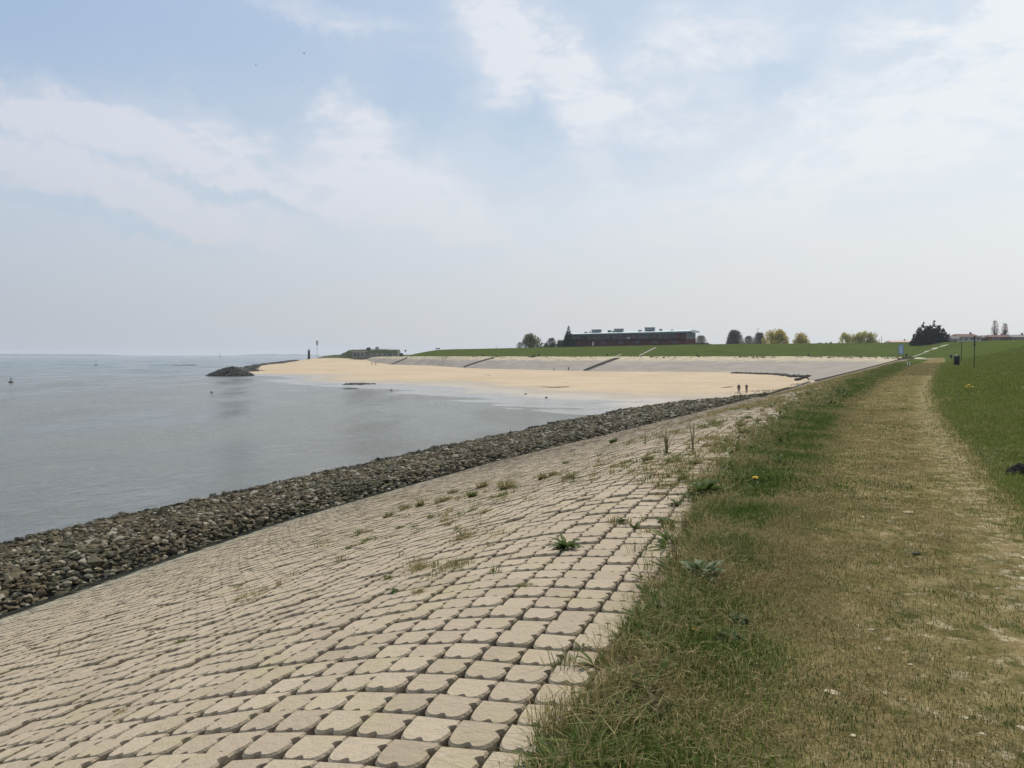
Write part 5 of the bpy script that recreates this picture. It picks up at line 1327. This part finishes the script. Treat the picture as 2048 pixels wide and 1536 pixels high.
def person(u, v, h, face, top, legs, label, stride=.12, hold=False):
    """standing or strolling figure; face = heading in degrees; hips at the root"""
    k = h / 1.75; p = at(u, v); st = stride
    def S(L): return [(x * k, y * k, z * k, (r_[0] * k, r_[1] * k) if isinstance(r_, tuple) else r_ * k) for x, y, z, r_ in L]
    V = [(0, 0, .93, (.15, .11)), (0, 0, 1.10, (.13, .095)), (0, .01, 1.30, (.165, .11)), (0, .0, 1.44, (.10, .075)), (0, .0, 1.52, .052), (0, .02, 1.60, (.068, .082)), (0, .015, 1.69, (.070, .085))]
    E = [(0, 1), (1, 2), (2, 3), (3, 4), (4, 5), (5, 6)]
    V.append((0, .105, 1.605, .014)); E.append((5, 7))
    for s_ in (-1, 1):
        b = len(V); f = s_ * st
        V += [(s_ * .09, 0, .88, .088), (s_ * .10, f * .9, .50, .058), (s_ * .10, f * 1.0 - (.06 if f < 0 else 0), .09, .036), (s_ * .11, f * 1.0 + .12, .035, (.038, .03))]
        E += [(0, b), (b, b + 1), (b + 1, b + 2), (b + 2, b + 3)]
        b = len(V); g2 = -s_ * st
        el_ = (s_ * .25, g2 * .5 - .02, 1.14, .040); wr_ = (s_ * .26, g2 * 1.0 + .08, .90, .026)
        if hold: el_, wr_ = (s_ * .24, .02, 1.15, .040), (s_ * .12, .24, 1.20, .026)
        V += [(s_ * .185, 0, 1.40, .058), el_, wr_]
        E += [(3, b), (b, b + 1), (b + 1, b + 2)]
        w_ = Vector(wr_[:3]); d = (w_ - Vector(el_[:3])).normalized(); pm = w_ + d * .06; b2 = len(V); V.append((*pm, (.032, .016))); E.append((b + 2, b2))
        sd2 = d.cross(Vector((s_, 0, 0))).normalized()
        for q, fl in enumerate((.062, .072, .066, .052)):
            a0 = pm + sd2 * (q - 1.5) * .019 + d * .03; a1 = a0 + d * fl * .55 + Vector((-s_ * .008, 0, 0)); a2 = a1 + d * fl * .45 + Vector((-s_ * .02, 0, 0))
            c0 = len(V); V += [(*a0, .009), (*a1, .008), (*a2, .006)]; E += [(b2, c0), (c0, c0 + 1), (c0 + 1, c0 + 2)]
        c0 = len(V); a0 = w_ + d * .03 + sd2 * -.035; V += [(*a0, .010), (*(a0 + d * .03 + sd2 * -.012), .008)]; E += [(b2, c0), (c0, c0 + 1)]
    V = S(V); o = skin_mesh('person', V, E, M_SKIN); o.location = p; o.rotation_euler = (0, 0, R(face)); tag(o, label, 'person')
    f_ = lambda i, e=1.0: (V[i][0], V[i][1], V[i][2], tuple(q + .014 * k * e for q in V[i][3]) if isinstance(V[i][3], tuple) else V[i][3] + .014 * k * e)
    L0, A0 = 8, 12; nA = 3 + 1 + 12 + 2; L1 = A0 + nA; A1 = L1 + 4
    J = [f_(0, 1.6), f_(1, 1.6), f_(2, 1.4), f_(3, 1.2)]; JE = [(0, 1), (1, 2), (2, 3)]
    for b in (A0, A1):
        c0 = len(J); J += [f_(b), f_(b + 1), f_(b + 2, .9)]; JE += [(3, c0), (c0, c0 + 1), (c0 + 1, c0 + 2)]
    skin_mesh('jacket', J, JE, CL[top], o)
    T = [f_(0, 1.0)]; TE = []
    for b in (L0, L1):
        c0 = len(T); T += [f_(b), f_(b + 1, 1.2), f_(b + 2, 1.4)]; TE += [(0, c0), (c0, c0 + 1), (c0 + 1, c0 + 2)]
    skin_mesh('trousers', T, TE, CL[legs], o)
    skin_mesh('hair', S([(0, -.02, 1.60, .062), (0, -.005, 1.70, (.074, .088)), (0, .03, 1.735, .055)]), [(0, 1), (1, 2)], M_HAIR, o)
    for b in (L0, L1): skin_mesh('shoe', [f_(b + 2, .8), f_(b + 3, .9)], [(0, 1)], CL['black'], o)
    return o
person(1477.5, 787.5, 1.82, 158, 'black', 'black', 'person in dark clothes strolling near the rubble end, left and taller of two walkers', .13)
person(1493, 786.5, 1.72, 170, 'brown', 'navy', 'person in dark brown jacket, the right one of two walkers near the rubble end', .10, True)
person(744, 730.5, 1.70, 200, 'grey', 'denim', 'person in grey on the far beach below the fort, the left one of a pair')
person(751.5, 730.5, 1.78, 180, 'black', 'denim', 'person in black on the far beach below the fort, the right one of a pair')
person(1108, 741.5, 1.15, 150, 'grey', 'denim', 'small child in grey at the foot of the far revetment, beside an adult')
person(1137, 741.5, 1.60, 190, 'black', 'black', 'person in black at the foot of the far revetment, under the dark fir')
person(1077, 713, 1.75, 90, 'navy', 'black', 'person in navy walking along the foot of the far grass dike, under the pale shrub')
person(1192, 715, 1.75, 270, 'red', 'black', 'person in red at the top of the middle stairs on the far dike') if False else None
# bench on the far crest
p = at(876, 700.5); t = empty('park_bench', p, R(15)); tag(t, 'dark bench on the left end of the far grass crest, against the sky', 'bench')
bm = bmesh.new(); box(bm, 0, 0, .55, 2.6, .5, .10); bmobj('seat', bm, M_BLACK, t)
bm = bmesh.new(); box(bm, 0, .25, .95, 2.6, .09, .55); bmobj('backrest', bm, M_BLACK, t)
for sx in (-1, 1): bm = bmesh.new(); box(bm, sx * 1.05, 0, .2, .14, .5, .7); bmobj('leg', bm, M_BLACK, t)

# ------------------------------------------------------------------ birds, floats, beacons on the water
M_BIRD = simple('dark_plumage', (.05, .05, .055), .9, .3, 8); M_GULL = simple('pale_plumage', (.45, .45, .45), .9, .1, 8)
def flying_bird(u, v, Y, span, rot, label, flap=.35):
    o_ = empty('bird', at_y(u, v, Y), R(rot)); tag(o_, label, 'bird', None)
    bd = skin_mesh('body', [(0, -.30 * span, 0, .012 * span), (0, -.2 * span, 0, .04 * span), (0, 0, 0, .065 * span), (0, .13 * span, .01, .045 * span), (0, .2 * span, .03, .035 * span), (0, .25 * span, .02, .008 * span)], [(i, i + 1) for i in range(5)], M_BIRD, o_, root=2)
    for s_ in (-1, 1):
        V = []
        for f, c0, c1, z in ((0, -.07, .08, 0), (.3, -.06, .10, flap * .22), (.62, -.03, .08, flap * .28), (.85, -.02, .04, flap * .2), (1, -.04, -.03, flap * .1)):
            V += [(s_ * f * .5 * span, c0 * span, z * span), (s_ * f * .5 * span, c1 * span, z * span + .008), (s_ * f * .5 * span, (c0 + c1) / 2 * span, z * span + .018 * span)]
        Fq = [(i * 3 + a, i * 3 + b, i * 3 + 3 + b, i * 3 + 3 + a) for i in range(4) for a, b in ((0, 1), (1, 2), (2, 0))]
        quads('wing', V, Fq, m=M_BIRD, parent=o_)
flying_bird(512, 131, 110, .62, 40, 'dark bird in the sky, lowest left of the three flying close together', .5)
flying_bird(608, 107, 112, .62, -30, 'dark bird in the sky, highest of the three flying close together', .6)
flying_bird(605, 162, 130, .52, 10, 'small dark bird in the sky, lowest of the three, above the puffy cloud', .4)
flying_bird(233, 17, 170, .5, 60, 'tiny bird alone near the top left of the sky', .5)
def sitting_bird(loc, k, label, m, rot=0, name='bird'):
    o_ = skin_mesh(name, [(0, -.34 * k, .12 * k, .03 * k), (0, -.15 * k, .1 * k, .09 * k), (0, .06 * k, .12 * k, .12 * k), (0, .18 * k, .2 * k, .06 * k), (0, .21 * k, .33 * k, .05 * k), (0, .31 * k, .33 * k, .014 * k)], [(i, i + 1) for i in range(5)], m, root=2)
    o_.location = loc; o_.rotation_euler = (0, 0, R(rot)); tag(o_, label, 'bird'); return o_
def wat(u, v):
    d = ray(u, v); return Vector((0, 0, EYE)) + d * ((-6.0 - EYE) / d.z)
sitting_bird(wat(423, 786), 1.1, 'dark duck afloat on the calm water below the stone heap', M_BIRD, 70)
sitting_bird(at(971, 751), .95, 'gull standing on the dry sand, left one of a pair', M_GULL, 80)
sitting_bird(at(977.5, 751.5), .95, 'gull standing on the dry sand, right one of a pair', M_GULL, 100)
def buoy(u, v, r_, H, label, m):
    t = empty('buoy', wat(u, v)); tag(t, label, 'buoy')
    bm = bmesh.new(); tube(bm, [(0, 0, -.4 * r_), (0, 0, 0), (0, 0, r_ * .55), (0, 0, r_ * .7)], [r_ * .7, r_, r_ * .8, r_ * .3], 14); bmobj('float', bm, m, t, True)
    bm = bmesh.new(); tube(bm, [(0, 0, r_ * .5), (0, 0, H)], [r_ * .13, r_ * .08], 8); p_ = bmobj('mast', bm, m, t)
    bm = bmesh.new(); box(bm, 0, 0, H, r_ * .5, r_ * .5, r_ * .4, R(45)); bmobj('topmark', bm, m, t)
buoy(22, 765, .62, 1.1, 'dark round float on the water at the left edge of the view', M_BLACK)
buoy(192, 731, .8, 3.6, 'thin dark channel marker standing out at sea on the left', M_GREENM)
buoy(440, 714.5, 3.0, 10, 'dark buoy near the horizon above the stone heap', M_BLACK)
buoy(452, 716.5, 1.8, 2.6, 'small white buoy near the horizon, right below the dark one', M_WHITE)
p1, p2 = wat(350, 730.5), wat(387, 730.5)
stones('sandbar', along([p1, p2], 260, 1.2, 91, .12), np.random.default_rng(91).uniform(.9, 1.9, 260), M_DARKSTONE, flat=.3, seed=92, kind=None, label='long thin dark reef breaking the water left of the spit', cat='reef')

# ------------------------------------------------------------------ the air
hm = bpy.data.materials.new('haze'); hm.use_nodes = True; ht = hm.node_tree; ht.nodes.clear()
vo = ht.nodes.new('ShaderNodeVolumePrincipled'); vo.inputs['Density'].default_value = .00012; vo.inputs['Anisotropy'].default_value = .2
vo.inputs['Color'].default_value = (.80, .86, .95, 1)
ho = ht.nodes.new('ShaderNodeOutputMaterial'); ht.links.new(vo.outputs[0], ho.inputs['Volume'])
bm = bmesh.new(); box(bm, 0, 2900, 12.75, 14600, 8200, 44.5)
hz_ = bmobj('haze', bm, hm); tag(hz_, 'thin pale haze over the whole shore', 'haze', kind='stuff')
